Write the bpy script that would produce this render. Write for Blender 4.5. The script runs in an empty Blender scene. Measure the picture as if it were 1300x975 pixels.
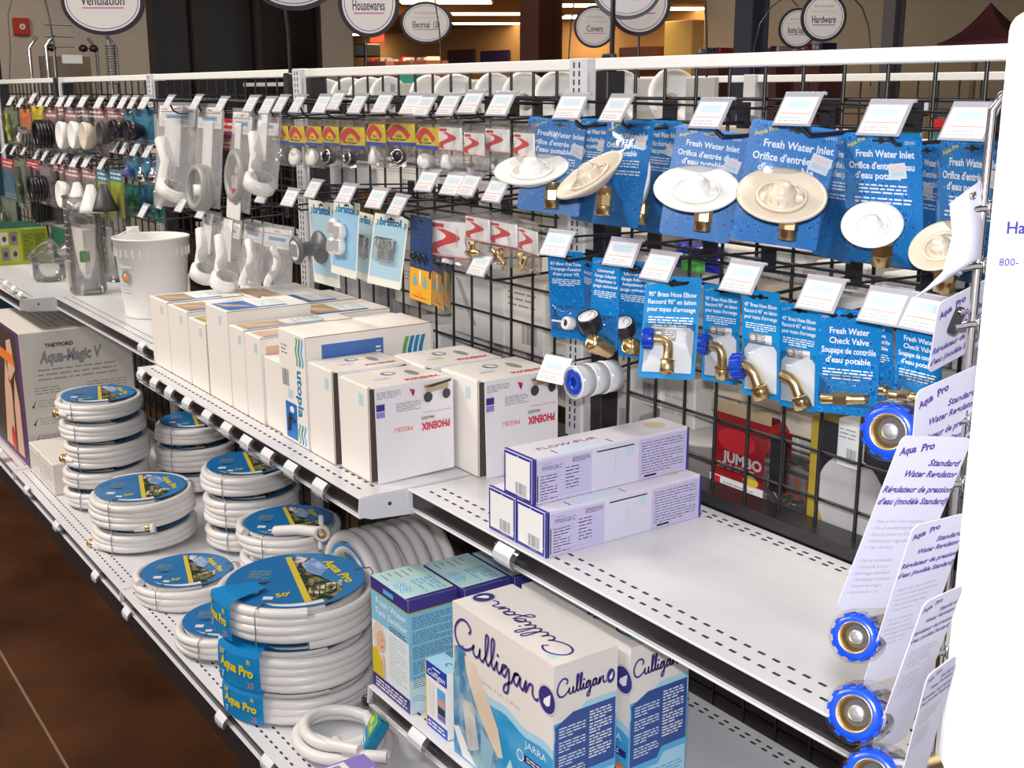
import bpy, math, random
import numpy as np
from mathutils import Matrix, Vector
R = random.Random(7)
rad = math.radians
SC = bpy.context.scene
COL = SC.collection

# ------------------------------------------------------------------ camera
FPX = 1498.2
PITCH, YAW, ROLL = rad(13.92), rad(55.391), rad(0.016)
CAM = np.array([1.7355, -1.3739, 1.4621])
FW = np.array([-math.sin(YAW)*math.cos(PITCH), math.cos(YAW)*math.cos(PITCH), -math.sin(PITCH)])
RT = np.array([math.cos(YAW), math.sin(YAW), 0.0])
UP = np.cross(RT, FW)
cd = bpy.data.cameras.new('camera'); cam = bpy.data.objects.new('camera', cd); COL.objects.link(cam)
cd.sensor_width = 36; cd.lens = FPX/1300*36; cd.clip_start = 0.02; cd.clip_end = 200
cam.matrix_world = Matrix(((RT[0], UP[0], -FW[0], CAM[0]), (RT[1], UP[1], -FW[1], CAM[1]), (RT[2], UP[2], -FW[2], CAM[2]), (0, 0, 0, 1)))
SC.camera = cam

# ------------------------------------------------------------------ light
SC.view_settings.view_transform = 'Standard'
SC.view_settings.look = 'None'
SC.view_settings.gamma = 1
SC.view_settings.exposure = 0.05
SC.cycles.transparent_max_bounces = 32
SC.cycles.max_bounces = 6
wd = bpy.data.worlds.new('world'); SC.world = wd; wd.use_nodes = True
wd.node_tree.nodes['Background'].inputs[0].default_value = (1.0, 0.93, 0.86, 1)
wd.node_tree.nodes['Background'].inputs[1].default_value = 0.50

def area(name, loc, target, sx, sy, power, color):
    l = bpy.data.lights.new(name, 'AREA'); l.shape = 'RECTANGLE'; l.size = sx; l.size_y = sy
    l.energy = power; l.color = color
    o = bpy.data.objects.new(name, l); COL.objects.link(o); o.location = loc
    o.rotation_euler = (Vector(target)-Vector(loc)).to_track_quat('-Z', 'Y').to_euler()
    return o
# the camera's own flash, just above the lens
area('flash', tuple(CAM + UP*0.07 + FW*0.01), tuple(CAM+FW*3), 0.05, 0.03, 23, (0.97, 0.97, 1.0))
# unseen fluorescents over the aisles; rear ones added to brighten goods behind the grid
for k, (lx, ly) in enumerate(((1.4, -2.6), (-0.6, -3.2), (-2.4, -3.4), (-4.2, -3.2), (-1.8, 1.0), (-4.5, 1.4), (0.6, 1.0))):
    area('aisle_light', (lx, ly, 4.0), (lx, ly, 0), 1.2, 0.6, (12, 62, 150, 130, 55, 46, 46)[k], (1.0, 0.92, 0.84))

# ------------------------------------------------------------------ pixel rays -> points on known planes
def ray(u, v): return FW + RT*(u-650)/FPX - UP*(v-487.5)/FPX
def py(u, v, y): d = ray(u, v); return CAM + d*(y-CAM[1])/d[1]
def pz(u, v, z): d = ray(u, v); return CAM + d*(z-CAM[2])/d[2]
def px(u, v, x): d = ray(u, v); return CAM + d*(x-CAM[0])/d[0]
def pd(u, v, dep): return CAM + ray(u, v)*dep
def proj(p):
    d = np.array(p)-CAM; z = d@FW
    return np.array([650+FPX*(d@RT)/z, 487.5-FPX*(d@UP)/z])

# ------------------------------------------------------------------ materials
MATS = {}
def mat(name, col, rough=0.5, metal=0.0, alpha=1.0, spec=0.5, emit=None, es=1.0, noise=None, bump=None, trans=0.0, coat=0.0):
    if name in MATS: return MATS[name]
    m = bpy.data.materials.new(name); m.use_nodes = True
    nt = m.node_tree; b = nt.nodes['Principled BSDF']
    b.inputs['Base Color'].default_value = (*col, 1); b.inputs['Roughness'].default_value = rough
    b.inputs['Metallic'].default_value = metal; b.inputs['Alpha'].default_value = alpha
    b.inputs['Specular IOR Level'].default_value = spec
    b.inputs['Transmission Weight'].default_value = trans
    b.inputs['Coat Weight'].default_value = coat
    if emit: b.inputs['Emission Color'].default_value = (*emit, 1); b.inputs['Emission Strength'].default_value = es
    tc = nt.nodes.new('ShaderNodeTexCoord')
    if noise:
        sc, c2, lo, hi = noise
        n = nt.nodes.new('ShaderNodeTexNoise'); n.inputs['Scale'].default_value = sc; n.inputs['Detail'].default_value = 5
        r = nt.nodes.new('ShaderNodeValToRGB'); r.color_ramp.elements[0].position = lo; r.color_ramp.elements[1].position = hi
        r.color_ramp.elements[0].color = (*col, 1); r.color_ramp.elements[1].color = (*c2, 1)
        nt.links.new(tc.outputs['Object'], n.inputs['Vector']); nt.links.new(n.outputs['Fac'], r.inputs['Fac'])
        nt.links.new(r.outputs['Color'], b.inputs['Base Color'])
    if bump:
        sc, st = bump
        n = nt.nodes.new('ShaderNodeTexNoise'); n.inputs['Scale'].default_value = sc; n.inputs['Detail'].default_value = 3
        bp = nt.nodes.new('ShaderNodeBump'); bp.inputs['Strength'].default_value = st; bp.inputs['Distance'].default_value = 0.01
        nt.links.new(tc.outputs['Object'], n.inputs['Vector']); nt.links.new(n.outputs['Fac'], bp.inputs['Height'])
        nt.links.new(bp.outputs['Normal'], b.inputs['Normal'])
    MATS[name] = m
    return m
def droplets(name, base, dark, scale=95):
    """printed blue card with water-drop marks"""
    m = mat(name, base, 0.4, spec=0.3); nt = m.node_tree; b = nt.nodes['Principled BSDF']
    tc = nt.nodes['Texture Coordinate']
    vo = nt.nodes.new('ShaderNodeTexVoronoi'); vo.inputs['Scale'].default_value = scale; vo.inputs['Randomness'].default_value = 1
    r = nt.nodes.new('ShaderNodeValToRGB'); e = r.color_ramp.elements
    e[0].position = 0.20; e[0].color = (*base, 1); e[1].position = 0.46; e[1].color = (*base, 1)
    x = e.new(0.30); x.color = (*dark, 1); y = e.new(0.38); y.color = tuple(min(1, c*1.5+0.03) for c in base)+(1,)
    n = nt.nodes.new('ShaderNodeTexNoise'); n.inputs['Scale'].default_value = 60
    mx = nt.nodes.new('ShaderNodeMix'); mx.data_type = 'RGBA'
    rr = nt.nodes.new('ShaderNodeMath'); rr.operation = 'GREATER_THAN'; rr.inputs[1].default_value = 0.44
    nt.links.new(tc.outputs['Object'], vo.inputs['Vector']); nt.links.new(tc.outputs['Object'], n.inputs['Vector'])
    nt.links.new(vo.outputs['Distance'], r.inputs['Fac']); nt.links.new(n.outputs['Fac'], rr.inputs[0])
    nt.links.new(rr.outputs[0], mx.inputs[0]); mx.inputs[6].default_value = (*base, 1)
    nt.links.new(r.outputs['Color'], mx.inputs[7]); nt.links.new(mx.outputs[2], b.inputs['Base Color'])
    return m
W_METAL = mat('white_enamel', (0.71, 0.71, 0.74), 0.32)
W_RAIL = mat('white_rail', (0.94, 0.94, 0.92), 0.35)
HOLE = mat('slot_dark', (0.03, 0.03, 0.03), 0.8)
BLACK = mat('black_wire', (0.012, 0.012, 0.016), 0.35)
BLACKP = mat('black_plastic', (0.02, 0.018, 0.022), 0.25)
CARTON = mat('white_carton', (0.86, 0.82, 0.77), 0.6)
CARTON2 = mat('grey_white_carton', (0.72, 0.69, 0.64), 0.65)
KRAFT = mat('kraft_edge', (0.32, 0.2, 0.12), 0.8)
SEAM = mat('seam_dark', (0.08, 0.06, 0.05), 0.8)
INK = mat('ink_black', (0.03, 0.03, 0.035), 0.6)
INKG = mat('ink_grey', (0.30, 0.30, 0.33), 0.6)
INKB = mat('ink_navy', (0.035, 0.03, 0.20), 0.5)
INKP = mat('ink_purple', (0.07, 0.03, 0.22), 0.5)
PAPER = mat('paper_white', (0.86, 0.86, 0.86), 0.5)
PAPERS = mat('sticker_white', (0.74, 0.74, 0.77), 0.5)
CYAN = mat('pale_cyan_print', (0.52, 0.68, 0.74), 0.5)
PALEBLUE = mat('pale_blue_print', (0.62, 0.74, 0.86), 0.5)
RED = mat('print_red', (0.65, 0.02, 0.03), 0.4)
YELLOW = mat('print_yellow', (0.80, 0.62, 0.01), 0.4)
GOLD = mat('print_gold', (0.72, 0.55, 0.05), 0.4)
ORANGE = mat('print_orange', (0.85, 0.22, 0.04), 0.45)
GREEN = mat('print_green', (0.12, 0.42, 0.10), 0.4)
LIME = mat('print_lime', (0.36, 0.42, 0.02), 0.5)
BLUE = mat('print_blue', (0.01, 0.17, 0.55), 0.4)
ROYAL = mat('royal_blue', (0.01, 0.06, 0.45), 0.35)
SKY = mat('print_sky', (0.10, 0.42, 0.75), 0.4)
LSKY = mat('print_light_sky', (0.38, 0.66, 0.82), 0.4)
TEAL = mat('print_teal', (0.02, 0.25, 0.25), 0.4)
NAVY = mat('print_navy', (0.015, 0.02, 0.16), 0.35)
CARDBLUE = droplets('drop_card_blue', (0.003, 0.19, 0.53), (0.001, 0.045, 0.22))
CARDBLUE2 = mat('plain_card_blue', (0.006, 0.24, 0.58), 0.35)
DISCBLUE = mat('disc_blue', (0.01, 0.17, 0.45), 0.3, coat=0.4)
WTXT = mat('white_print', (0.85, 0.86, 0.88), 0.4)
PLW = mat('white_plastic', (0.86, 0.85, 0.82), 0.3)
PLC = mat('cream_plastic', (0.68, 0.60, 0.48), 0.3)
HOSE = mat('white_hose', (0.78, 0.76, 0.75), 0.3)
BRASS = mat('brass', (0.78, 0.58, 0.30), 0.30, 1.0)
BRASSD = mat('brass_dull', (0.50, 0.34, 0.17), 0.38, 0.85)
CHROME = mat('chrome', (0.75, 0.75, 0.78), 0.15, 1.0)
STEEL = mat('steel_grey', (0.4, 0.4, 0.42), 0.35, 0.8)
def film(name, haze=0.05, refl=1.0, rough=0.08):
    """thin clear plastic: see-through, with a mirror-like sheen and a little haze"""
    m = bpy.data.materials.new(name); m.use_nodes = True; nt = m.node_tree; nt.nodes.clear()
    o = nt.nodes.new('ShaderNodeOutputMaterial'); tr = nt.nodes.new('ShaderNodeBsdfTransparent'); gl = nt.nodes.new('ShaderNodeBsdfGlossy')
    df = nt.nodes.new('ShaderNodeBsdfDiffuse'); fr = nt.nodes.new('ShaderNodeFresnel'); m1 = nt.nodes.new('ShaderNodeMixShader'); m2 = nt.nodes.new('ShaderNodeMixShader')
    mu = nt.nodes.new('ShaderNodeMath'); mu.operation = 'MULTIPLY'; mu.inputs[1].default_value = refl; mu.use_clamp = True
    tr.inputs[0].default_value = (0.97, 0.97, 0.97, 1); gl.inputs['Roughness'].default_value = rough; df.inputs[0].default_value = (0.8, 0.8, 0.82, 1); fr.inputs[0].default_value = 1.5
    m1.inputs[0].default_value = haze
    nt.links.new(tr.outputs[0], m1.inputs[1]); nt.links.new(df.outputs[0], m1.inputs[2]); nt.links.new(fr.outputs[0], mu.inputs[0])
    nt.links.new(mu.outputs[0], m2.inputs[0]); nt.links.new(m1.outputs[0], m2.inputs[1]); nt.links.new(gl.outputs[0], m2.inputs[2]); nt.links.new(m2.outputs[0], o.inputs[0])
    return m
CLEAR = film('clear_bag', 0.015, 0.6)
CLEARH = film('clear_bag_hazy', 0.055, 0.5, 0.12)
CLEAR2 = film('clear_rigid', 0.05, 0.8, 0.05)
CLEARW = film('bag_white_haze', 0.22, 0.7, 0.15)
SLEEVE = film('glossy_sleeve', 0.01, 2.0, 0.10)
MILKY = mat('milky_bag', (0.72, 0.72, 0.74), 0.15, alpha=0.45, spec=0.9)
SMOKE = mat('tag_holder', (0.50, 0.50, 0.56), 0.15, alpha=0.75, spec=0.8)
BLUECAP = mat('blue_cap', (0.006, 0.05, 0.46), 0.25)
DGREEN = mat('dark_green', (0.01, 0.10, 0.06), 0.5)
DGREY = mat('dark_grey', (0.05, 0.05, 0.055), 0.5)
MGREY = mat('mid_grey', (0.25, 0.25, 0.27), 0.5)
LGREY = mat('light_grey', (0.5, 0.5, 0.52), 0.5)
SKIN = mat('printed_skin', (0.72, 0.45, 0.32), 0.5)
SKIN2 = mat('printed_tan', (0.48, 0.36, 0.22), 0.5)
LILAC = mat('print_lilac', (0.56, 0.52, 0.76), 0.45)
LILAC2 = mat('print_pale_lilac', (0.68, 0.66, 0.80), 0.45)
BOXNAVY = mat('box_end_navy', (0.035, 0.04, 0.30), 0.35)
VIOLET = mat('print_violet', (0.28, 0.22, 0.60), 0.4)
MAGENTA = mat('print_magenta', (0.45, 0.06, 0.35), 0.4)

# ------------------------------------------------------------------ mesh builder
_T = {}
def text2d(s, bold=0.0, shear=0.0):
    k = (s, bold, shear)
    if k in _T: return _T[k]
    c = bpy.data.curves.new('t', 'FONT'); c.body = s; c.size = 1; c.resolution_u = 2; c.offset = bold; c.shear = shear
    o = bpy.data.objects.new('t', c)
    COL.objects.link(o)
    me = bpy.data.meshes.new_from_object(o)
    vs = [(v.co.x, v.co.y) for v in me.vertices]; fs = [tuple(p.vertices) for p in me.polygons]
    bpy.data.objects.remove(o); bpy.data.curves.remove(c); bpy.data.meshes.remove(me)
    if vs:
        x0 = min(v[0] for v in vs); x1 = max(v[0] for v in vs); y0 = min(v[1] for v in vs); y1 = max(v[1] for v in vs)
    else: x0 = x1 = y0 = y1 = 0
    _T[k] = (vs, fs, x0, x1, y0, y1)
    return _T[k]

class Face:
    """a flat frame: origin, unit ex, ey; printing sits on its outward side"""
    def __init__(s, o, ex, ey): s.o = Vector(o); s.ex = Vector(ex).normalized(); s.ey = Vector(ey).normalized(); s.n = s.ex.cross(s.ey)
    def p(s, x, y, e=1): return s.o + s.ex*x + s.ey*y + s.n*(0.00016*e)

class MB:
    def __init__(s): s.v = []; s.f = []; s.mi = []; s.sm = []; s.mats = []; s.T = None
    def add(s, vs, fs, m, smooth=False):
        if m not in s.mats: s.mats.append(m)
        k = s.mats.index(m); n = len(s.v)
        s.v += [tuple(s.T @ Vector(p)) if s.T is not None else tuple(p) for p in vs]
        for f in fs: s.f.append(tuple(n+i for i in f)); s.mi.append(k); s.sm.append(smooth)
        return s
    def box(s, a, b, m, bev=0.0, fm=None):
        (x0, y0, z0), (x1, y1, z1) = a, b
        if x1 < x0: x0, x1 = x1, x0
        if y1 < y0: y0, y1 = y1, y0
        if z1 < z0: z0, z1 = z1, z0
        fm = fm or {}
        if bev <= 0:
            vs = [(x0, y0, z0), (x1, y0, z0), (x1, y1, z0), (x0, y1, z0), (x0, y0, z1), (x1, y0, z1), (x1, y1, z1), (x0, y1, z1)]
            F = {'-z': (0, 3, 2, 1), '+z': (4, 5, 6, 7), '-y': (0, 1, 5, 4), '+x': (1, 2, 6, 5), '+y': (2, 3, 7, 6), '-x': (3, 0, 4, 7)}
            for k, f in F.items(): s.add([vs[i] for i in f], [(0, 1, 2, 3)], fm.get(k, m))
            return s
        c = bev; X = (x0, x1); Y = (y0, y1); Z = (z0, z1); V = {}
        vs = []
        for i in (0, 1):
            for j in (0, 1):
                for k in (0, 1):
                    sx, sy, sz = (1, -1)[i], (1, -1)[j], (1, -1)[k]
                    for ax in range(3):
                        p = [X[i]+sx*c, Y[j]+sy*c, Z[k]+sz*c]; p[ax] = (X[i], Y[j], Z[k])[ax]
                        V[(i, j, k, ax)] = len(vs); vs.append(p)
        main = {'-x': [(0, 0, 0), (0, 0, 1), (0, 1, 1), (0, 1, 0), 0], '+x': [(1, 0, 0), (1, 1, 0), (1, 1, 1), (1, 0, 1), 0],
                '-y': [(0, 0, 0), (1, 0, 0), (1, 0, 1), (0, 0, 1), 1], '+y': [(0, 1, 0), (0, 1, 1), (1, 1, 1), (1, 1, 0), 1],
                '-z': [(0, 0, 0), (0, 1, 0), (1, 1, 0), (1, 0, 0), 2], '+z': [(0, 0, 1), (1, 0, 1), (1, 1, 1), (0, 1, 1), 2]}
        for k, q in main.items(): s.add([vs[V[(*q[i], q[4])]] for i in range(4)], [(0, 1, 2, 3)], fm.get(k, m))
        rest = []
        for i in (0, 1):
            for j in (0, 1):
                for k in (0, 1): rest.append((V[(i, j, k, 0)], V[(i, j, k, 1)], V[(i, j, k, 2)]))
        for i in (0, 1):
            for j in (0, 1):
                rest.append((V[(i, j, 0, 0)], V[(i, j, 0, 1)], V[(i, j, 1, 1)], V[(i, j, 1, 0)]))
                rest.append((V[(i, 0, j, 0)], V[(i, 0, j, 2)], V[(i, 1, j, 2)], V[(i, 1, j, 0)]))
                rest.append((V[(0, i, j, 1)], V[(0, i, j, 2)], V[(1, i, j, 2)], V[(1, i, j, 1)]))
        s.add(vs, rest, m)
        return s
    def quad(s, a, b, c, d, m): return s.add([a, b, c, d], [(0, 1, 2, 3)], m)
    def rect(s, F, x0, y0, x1, y1, m, e=1): return s.add([F.p(x0, y0, e), F.p(x1, y0, e), F.p(x1, y1, e), F.p(x0, y1, e)], [(0, 1, 2, 3)], m)
    def poly(s, F, pts, m, e=1): return s.add([F.p(x, y, e) for x, y in pts], [tuple(range(len(pts)))], m)
    def disc(s, F, cx, cy, rx, ry, m, e=1, n=24, a0=0, a1=360):
        t = [rad(a0+(a1-a0)*i/n) for i in range(n + (0 if a1-a0 == 360 else 1))]
        return s.poly(F, [(cx+rx*math.cos(a), cy+ry*math.sin(a)) for a in t], m, e)
    def ring(s, F, cx, cy, rx, ry, w, m, e=1, n=28, a0=0, a1=360):
        vs = []; fs = []
        for i in range(n+1):
            a = rad(a0+(a1-a0)*i/n); c, q = math.cos(a), math.sin(a)
            vs += [F.p(cx+rx*c, cy+ry*q, e), F.p(cx+(rx-w)*c, cy+(ry-w)*q, e)]
        for i in range(n): fs.append((2*i, 2*i+2, 2*i+3, 2*i+1))
        return s.add(vs, fs, m)
    def text(s, F, txt, x, y, h, m, al='L', bold=0.0, shear=0.0, wid=None, e=2, rot=0.0):
        vs, fs, x0, x1, y0, y1 = text2d(txt, bold, shear)
        if not vs: return s
        k = h/0.72; kx = k if wid is None else wid/(x1-x0)
        ox = {'L': x0, 'C': (x0+x1)/2, 'R': x1}[al]; c, q = math.cos(rad(rot)), math.sin(rad(rot))
        P = []
        for vx, vy in vs:
            a, b = (vx-ox)*kx, vy*k
            P.append(F.p(x+a*c-b*q, y+a*q+b*c, e))
        return s.add(P, fs, m)
    def greek(s, F, x0, y0, x1, y1, rows, m, fill=0.45, e=1, al='L', seed=1):
        """lines of print too small to read: short dashes"""
        rr = random.Random(seed); dy = (y1-y0)/rows
        for r in range(rows):
            yb = y1-(r+0.75)*dy; end = x1 if r % 4 != 3 else x0+(x1-x0)*rr.uniform(.4, .8)
            x = x0 if al == 'L' else x0+(x1-end)/2; end = end if al == 'L' else x+(end-x0)
            while x < end-dy*0.5:
                w = min(dy*rr.uniform(1.0, 3.4), end-x); s.rect(F, x, yb, x+w, yb+dy*fill, m, e); x += w+dy*0.5
        return s
    def barcode(s, F, x, y, w, h, m, e=2, seed=3):
        rr = random.Random(seed); t = x
        while t < x+w:
            b = w/26*rr.choice((.5, 1, 1.6)); s.rect(F, t, y, min(t+b, x+w), y+h, m, e); t += b+w/26*rr.choice((.5, .8, 1.3))
        return s
    def tube(s, pts, r, m, n=8, closed=False, caps=True, rs=None):
        P = [Vector(p) for p in pts]; N = len(P); vs = []; fs = []; prev = None
        for i in range(N):
            a = P[(i-1) % N] if (closed or i > 0) else P[i]; b = P[(i+1) % N] if (closed or i < N-1) else P[i]
            t = (b-a); t = t.normalized() if t.length > 1e-9 else Vector((0, 0, 1))
            if prev is None:
                up = Vector((0, 0, 1)) if abs(t.z) < 0.9 else Vector((1, 0, 0)); nrm = t.cross(up).normalized()
            else:
                nrm = (prev - t*prev.dot(t)); nrm = nrm.normalized() if nrm.length > 1e-6 else t.orthogonal().normalized()
            prev = nrm; bi = t.cross(nrm); q = rs[i] if rs else r
            for k in range(n):
                a_ = 2*math.pi*k/n; vs.append(P[i]+nrm*(q*math.cos(a_))+bi*(q*math.sin(a_)))
        L = N if closed else N-1
        for i in range(L):
            j = (i+1) % N
            for k in range(n): fs.append((i*n+k, i*n+(k+1) % n, j*n+(k+1) % n, j*n+k))
        s.add(vs, fs, m, True)
        if caps and not closed:
            s.add(vs[:n], [tuple(reversed(range(n)))], m); s.add(vs[-n:], [tuple(range(n))], m)
        return s
    def cyl(s, a, b, r, m, n=16, r2=None): return s.tube([a, b], r, m, n, rs=[r, r if r2 is None else r2])
    def lathe(s, prof, m, n=28, M=None, smooth=True, sx=1.0, sy=1.0):
        """profile of (radius, height) turned about the local z axis"""
        vs = []; fs = []
        for r, z in prof:
            for k in range(n):
                a = 2*math.pi*k/n; p = Vector((r*math.cos(a)*sx, r*math.sin(a)*sy, z)); vs.append(M @ p if M else p)
        for i in range(len(prof)-1):
            for k in range(n): fs.append((i*n+k, i*n+(k+1) % n, (i+1)*n+(k+1) % n, (i+1)*n+k))
        return s.add(vs, fs, m, smooth)
    def torus(s, c, R0, r, m, axis='z', n=32, k=8, M=None):
        pts = []
        for i in range(n):
            a = 2*math.pi*i/n; u, v = R0*math.cos(a), R0*math.sin(a)
            p = {'z': (u, v, 0), 'y': (u, 0, v), 'x': (0, u, v)}[axis]; pts.append(Vector(c)+Vector(p))
        if M: pts = [M @ p for p in pts]
        return s.tube(pts, r, m, k, closed=True)
    def pillow(s, W, H, D, m, z0=0.0, y0=0.0, seed=1, nx=9, nz=12, wr=0.25, belly=0.6, both=True):
        """a sealed plastic bag hanging down from z0, bulging to both sides, with creases"""
        rr = random.Random(seed); ph = [rr.uniform(0, 6.3) for _ in range(6)]
        for sgn in ((-1, 1) if both else (-1,)):
            vs = []; fs = []
            for j in range(nz+1):
                t = j/nz
                for i in range(nx+1):
                    u = i/nx; e = (math.sin(math.pi*u)**0.6)*(math.sin(math.pi*min(1, t**(belly)))**0.7 if 0 < t < 1 else 0)
                    w = 1+wr*(math.sin(9*u+7*t+ph[0])+0.7*math.sin(17*u-11*t+ph[1])+0.5*math.sin(5*u+23*t+ph[2]))
                    edge = 0.012*math.sin(13*t+ph[3])*W*5*0.15
                    vs.append(((u-0.5)*W+edge, y0+sgn*D/2*e*w*(1 if sgn < 0 else .6), z0-t*H))
            for j in range(nz):
                for i in range(nx):
                    a = j*(nx+1)+i; q = (a, a+nx+1, a+nx+2, a+1); fs.append(q if sgn < 0 else tuple(reversed(q)))
            s.add(vs, fs, m, True)
        return s
    def build(s, name, parent=None, label=None):
        me = bpy.data.meshes.new(name); me.from_pydata(s.v, [], s.f)
        for m in s.mats: me.materials.append(m)
        me.polygons.foreach_set('material_index', s.mi); me.polygons.foreach_set('use_smooth', s.sm); me.update()
        o = bpy.data.objects.new(name, me); COL.objects.link(o)
        if parent: o.parent = parent
        if label: o['label'] = label
        return o

def tag(o, label, cat, group=None, kind=None):
    if label: o['label'] = label
    if cat: o['category'] = cat
    if group: o['group'] = group
    if kind: o['kind'] = kind
    return o
def thing(name, label, cat, loc=(0, 0, 0), group=None, rz=0.0, M=None):
    o = bpy.data.objects.new(name, None); COL.objects.link(o); o.empty_display_size = 0.05
    if M is not None: o.matrix_world = M
    else: o.location = Vector([float(c) for c in loc]); o.rotation_euler = (0, 0, rz)
    return tag(o, label, cat, group)
def copy_thing(root, label, group=None, loc=None, M=None):
    r = root.copy(); COL.objects.link(r); r['label'] = label
    if group: r['group'] = group
    if M is not None: r.matrix_world = M
    elif loc is not None: r.location = Vector([float(c) for c in loc])
    for ch in list(root.children):
        c = ch.copy(); COL.objects.link(c); c.parent = r
        for g in list(ch.children):
            d = g.copy(); COL.objects.link(d); d.parent = c
    return r
def struct(o): o['kind'] = 'structure'; return o
def ordinal(i): return ['first', 'second', 'third', 'fourth', 'fifth', 'sixth', 'seventh', 'eighth', 'ninth', 'tenth', 'eleventh', 'twelfth', 'thirteenth', 'fourteenth', 'fifteenth', 'sixteenth'][i]

def card_frame(TL, TR, BL, y0, W=0.105, H=0.16, wW=30.0, wphi=1.0, swivel=False):
    """pose of a hanging card whose top-left corner lies on the plane y=y0: yaw, forward tilt, width, height (and roll when it has swivelled on its hook)"""
    A = py(TL[0], TL[1], y0)
    def cor(q):
        phi, t, w, h, ro = q
        ex = np.array([math.cos(phi), math.sin(phi), 0]); n = np.array([math.sin(phi), -math.cos(phi), 0])
        dn = n*math.sin(t) - np.array([0, 0, 1])*math.cos(t)
        c, s = math.cos(ro), math.sin(ro)
        return c*ex-s*dn, s*ex+c*dn
    def f(q):
        ex, dn = cor(q)
        a = proj(A+ex*q[2])-np.array(TR); b = proj(A+dn*q[3])-np.array(BL)
        return np.array([a[0], a[1]*0.6, b[0], b[1], (q[2]-W)*(wW*20 if not swivel else 60), (q[0]-(0.88 if swivel else 0))*(wphi if not swivel else 80), (q[3]-H)*wW*2, (q[1]-0.08)*40 if swivel else 0, q[4]*(45 if swivel else 2000)])
    q = np.array([0.75 if swivel else 0.0, 0.1, W, H, 0.0]); r = f(q)
    for _ in range(40):
        J = np.array([(f(q+np.eye(5)[i]*1e-4)-r)/1e-4 for i in range(5)]).T
        st = np.linalg.lstsq(J, r, rcond=None)[0]; q2 = q-st*0.7
        q2[0] = max(-0.7, min(1.1, q2[0])); q2[1] = max(-0.2, min(0.75, q2[1])); q2[2] = max(W*0.7, min(W*1.35, q2[2])); q2[3] = max(0.02, q2[3]); q2[4] = max(-.6, min(.6, q2[4]))
        q = q2; r = f(q)
    ex, dn = cor(q); up = -dn; yy = np.cross(up, ex)
    c = A + ex*q[2]/2
    M = Matrix(((ex[0], yy[0], up[0], c[0]), (ex[1], yy[1], up[1], c[1]), (ex[2], yy[2], up[2], c[2]), (0, 0, 0, 1)))
    return M, float(q[2]), float(q[3])     # local: x across, z up from the top edge, -y faces the shopper

# ================================================================== THE ROOM
BM = MB().box((-30, -9, -0.05), (12, 16, 0), mat('stained_concrete', (0.026, 0.0080, 0.0020), 0.7, spec=0.12, noise=(3.0, (0.068, 0.024, 0.0075), 0.35, 0.7)))
sc_ = mat('score_line', (0.16, 0.10, 0.06), 0.7)
p0 = pz(0, 822, 0); p1 = pz(82, 975, 0)
yl = (p0[1]+p1[1])/2
BM.box((-6, yl-0.003, 0), (6, yl+0.003, 0.0006), sc_)
struct(BM.build('floor'))
WALLP = mat('beige_wall', (0.60, 0.52, 0.42), 0.8, noise=(3, (0.56, 0.48, 0.39), .4, .6))
WALLO = mat('tan_wall', (0.60, 0.33, 0.13), 0.8)
WALLG = mat('taupe_wall', (0.68, 0.56, 0.40), 0.85)
CEILM = mat('ceiling_tan', (0.55, 0.36, 0.18), 0.85)
NIGHT = mat('night_glass', (0.008, 0.006, 0.006), 0.12)
XL = -8.5
def lw(u): return float(px(u, 60, XL)[1])
struct(MB().box((XL-0.15, -9, 0), (XL, lw(192), 4.2), WALLP).build('wall_left'))
wm = MB().box((XL-0.10, lw(192), 0.2), (XL-0.06, lw(408), 4.2), NIGHT).build('window_1'); struct(wm)
fr = MB()
for yy in (lw(192), (lw(192)*3+lw(408))/4, (lw(192)+lw(408))/2+0.18, lw(408)):
    fr.box((XL-0.05, yy-0.025, 0.0), (XL+0.01, yy+0.025, 4.2), mat('mullion', (0.05, 0.035, 0.03), 0.4))
fr.build('window_frame', wm)
struct(MB().box((XL-0.25, lw(408), 0), (XL+0.02, lw(447), 4.2), WALLP).build('wall_pier'))
struct(MB().box((-30, 12, 0), (-11.3, 12.2, 2.72), WALLO).build('wall_back'))
struct(MB().box((-11.3, 11.0, 0), (10, 11.2, 4.2), WALLG).build('wall_right'))
struct(MB().box((-30, lw(447), 2.72), (-11.3, 12.2, 2.80), CEILM).build('ceiling'))
struct(MB().box((-30.2, lw(447)-3, 0), (-30, 12.2, 2.8), WALLO).build('wall_end'))
struct(MB().box((-8.7, -9, 4.2), (12, 11.2, 4.3), mat('ceiling_grey', (0.4, 0.38, 0.35), 0.9)).build('ceiling_main'))
GLOW = mat('troffer_glow', (1, 1, 1), 0.5, emit=(1.0, 0.80, 0.48), es=4)
cl = None
for k, (u, v, w) in enumerate(((566, 2, 62), (624, 17, 62), (636, 30, 50), (735, 6, 40), (724, 22, 22), (878, 12, 48), (886, 27, 14), (530, 46, 12), (490, 44, 10), (848, 30, 8))):
    P = pz(u, v, 2.71)
    if P[1] > 11.6: P = pz(u, v+0, 2.71); P[1] = 11.4
    wx = 1.3 if w > 20 else 0.35; t = thing('ceiling_light', 'glowing ceiling light', 'ceiling light', (P[0], P[1], 2.715), 'ceiling lights of the far room')
    a = rad(-40); t.rotation_euler = (0, 0, YAW)
    MB().box((-wx/2, -0.32, -0.02), (wx/2, 0.32, -0.012), GLOW).build('diffuser', t)
    MB().box((-wx/2-0.03, -0.35, -0.012), (wx/2+0.03, 0.35, 0.0), W_METAL).build('frame', t)
    if k % 3 == 0:
        area('far_room_light', (P[0], min(P[1], 8.5), 2.6), (P[0], min(P[1], 8.5), 0), 1.3, 0.7, 36, (1.0, 0.66, 0.34))
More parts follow.
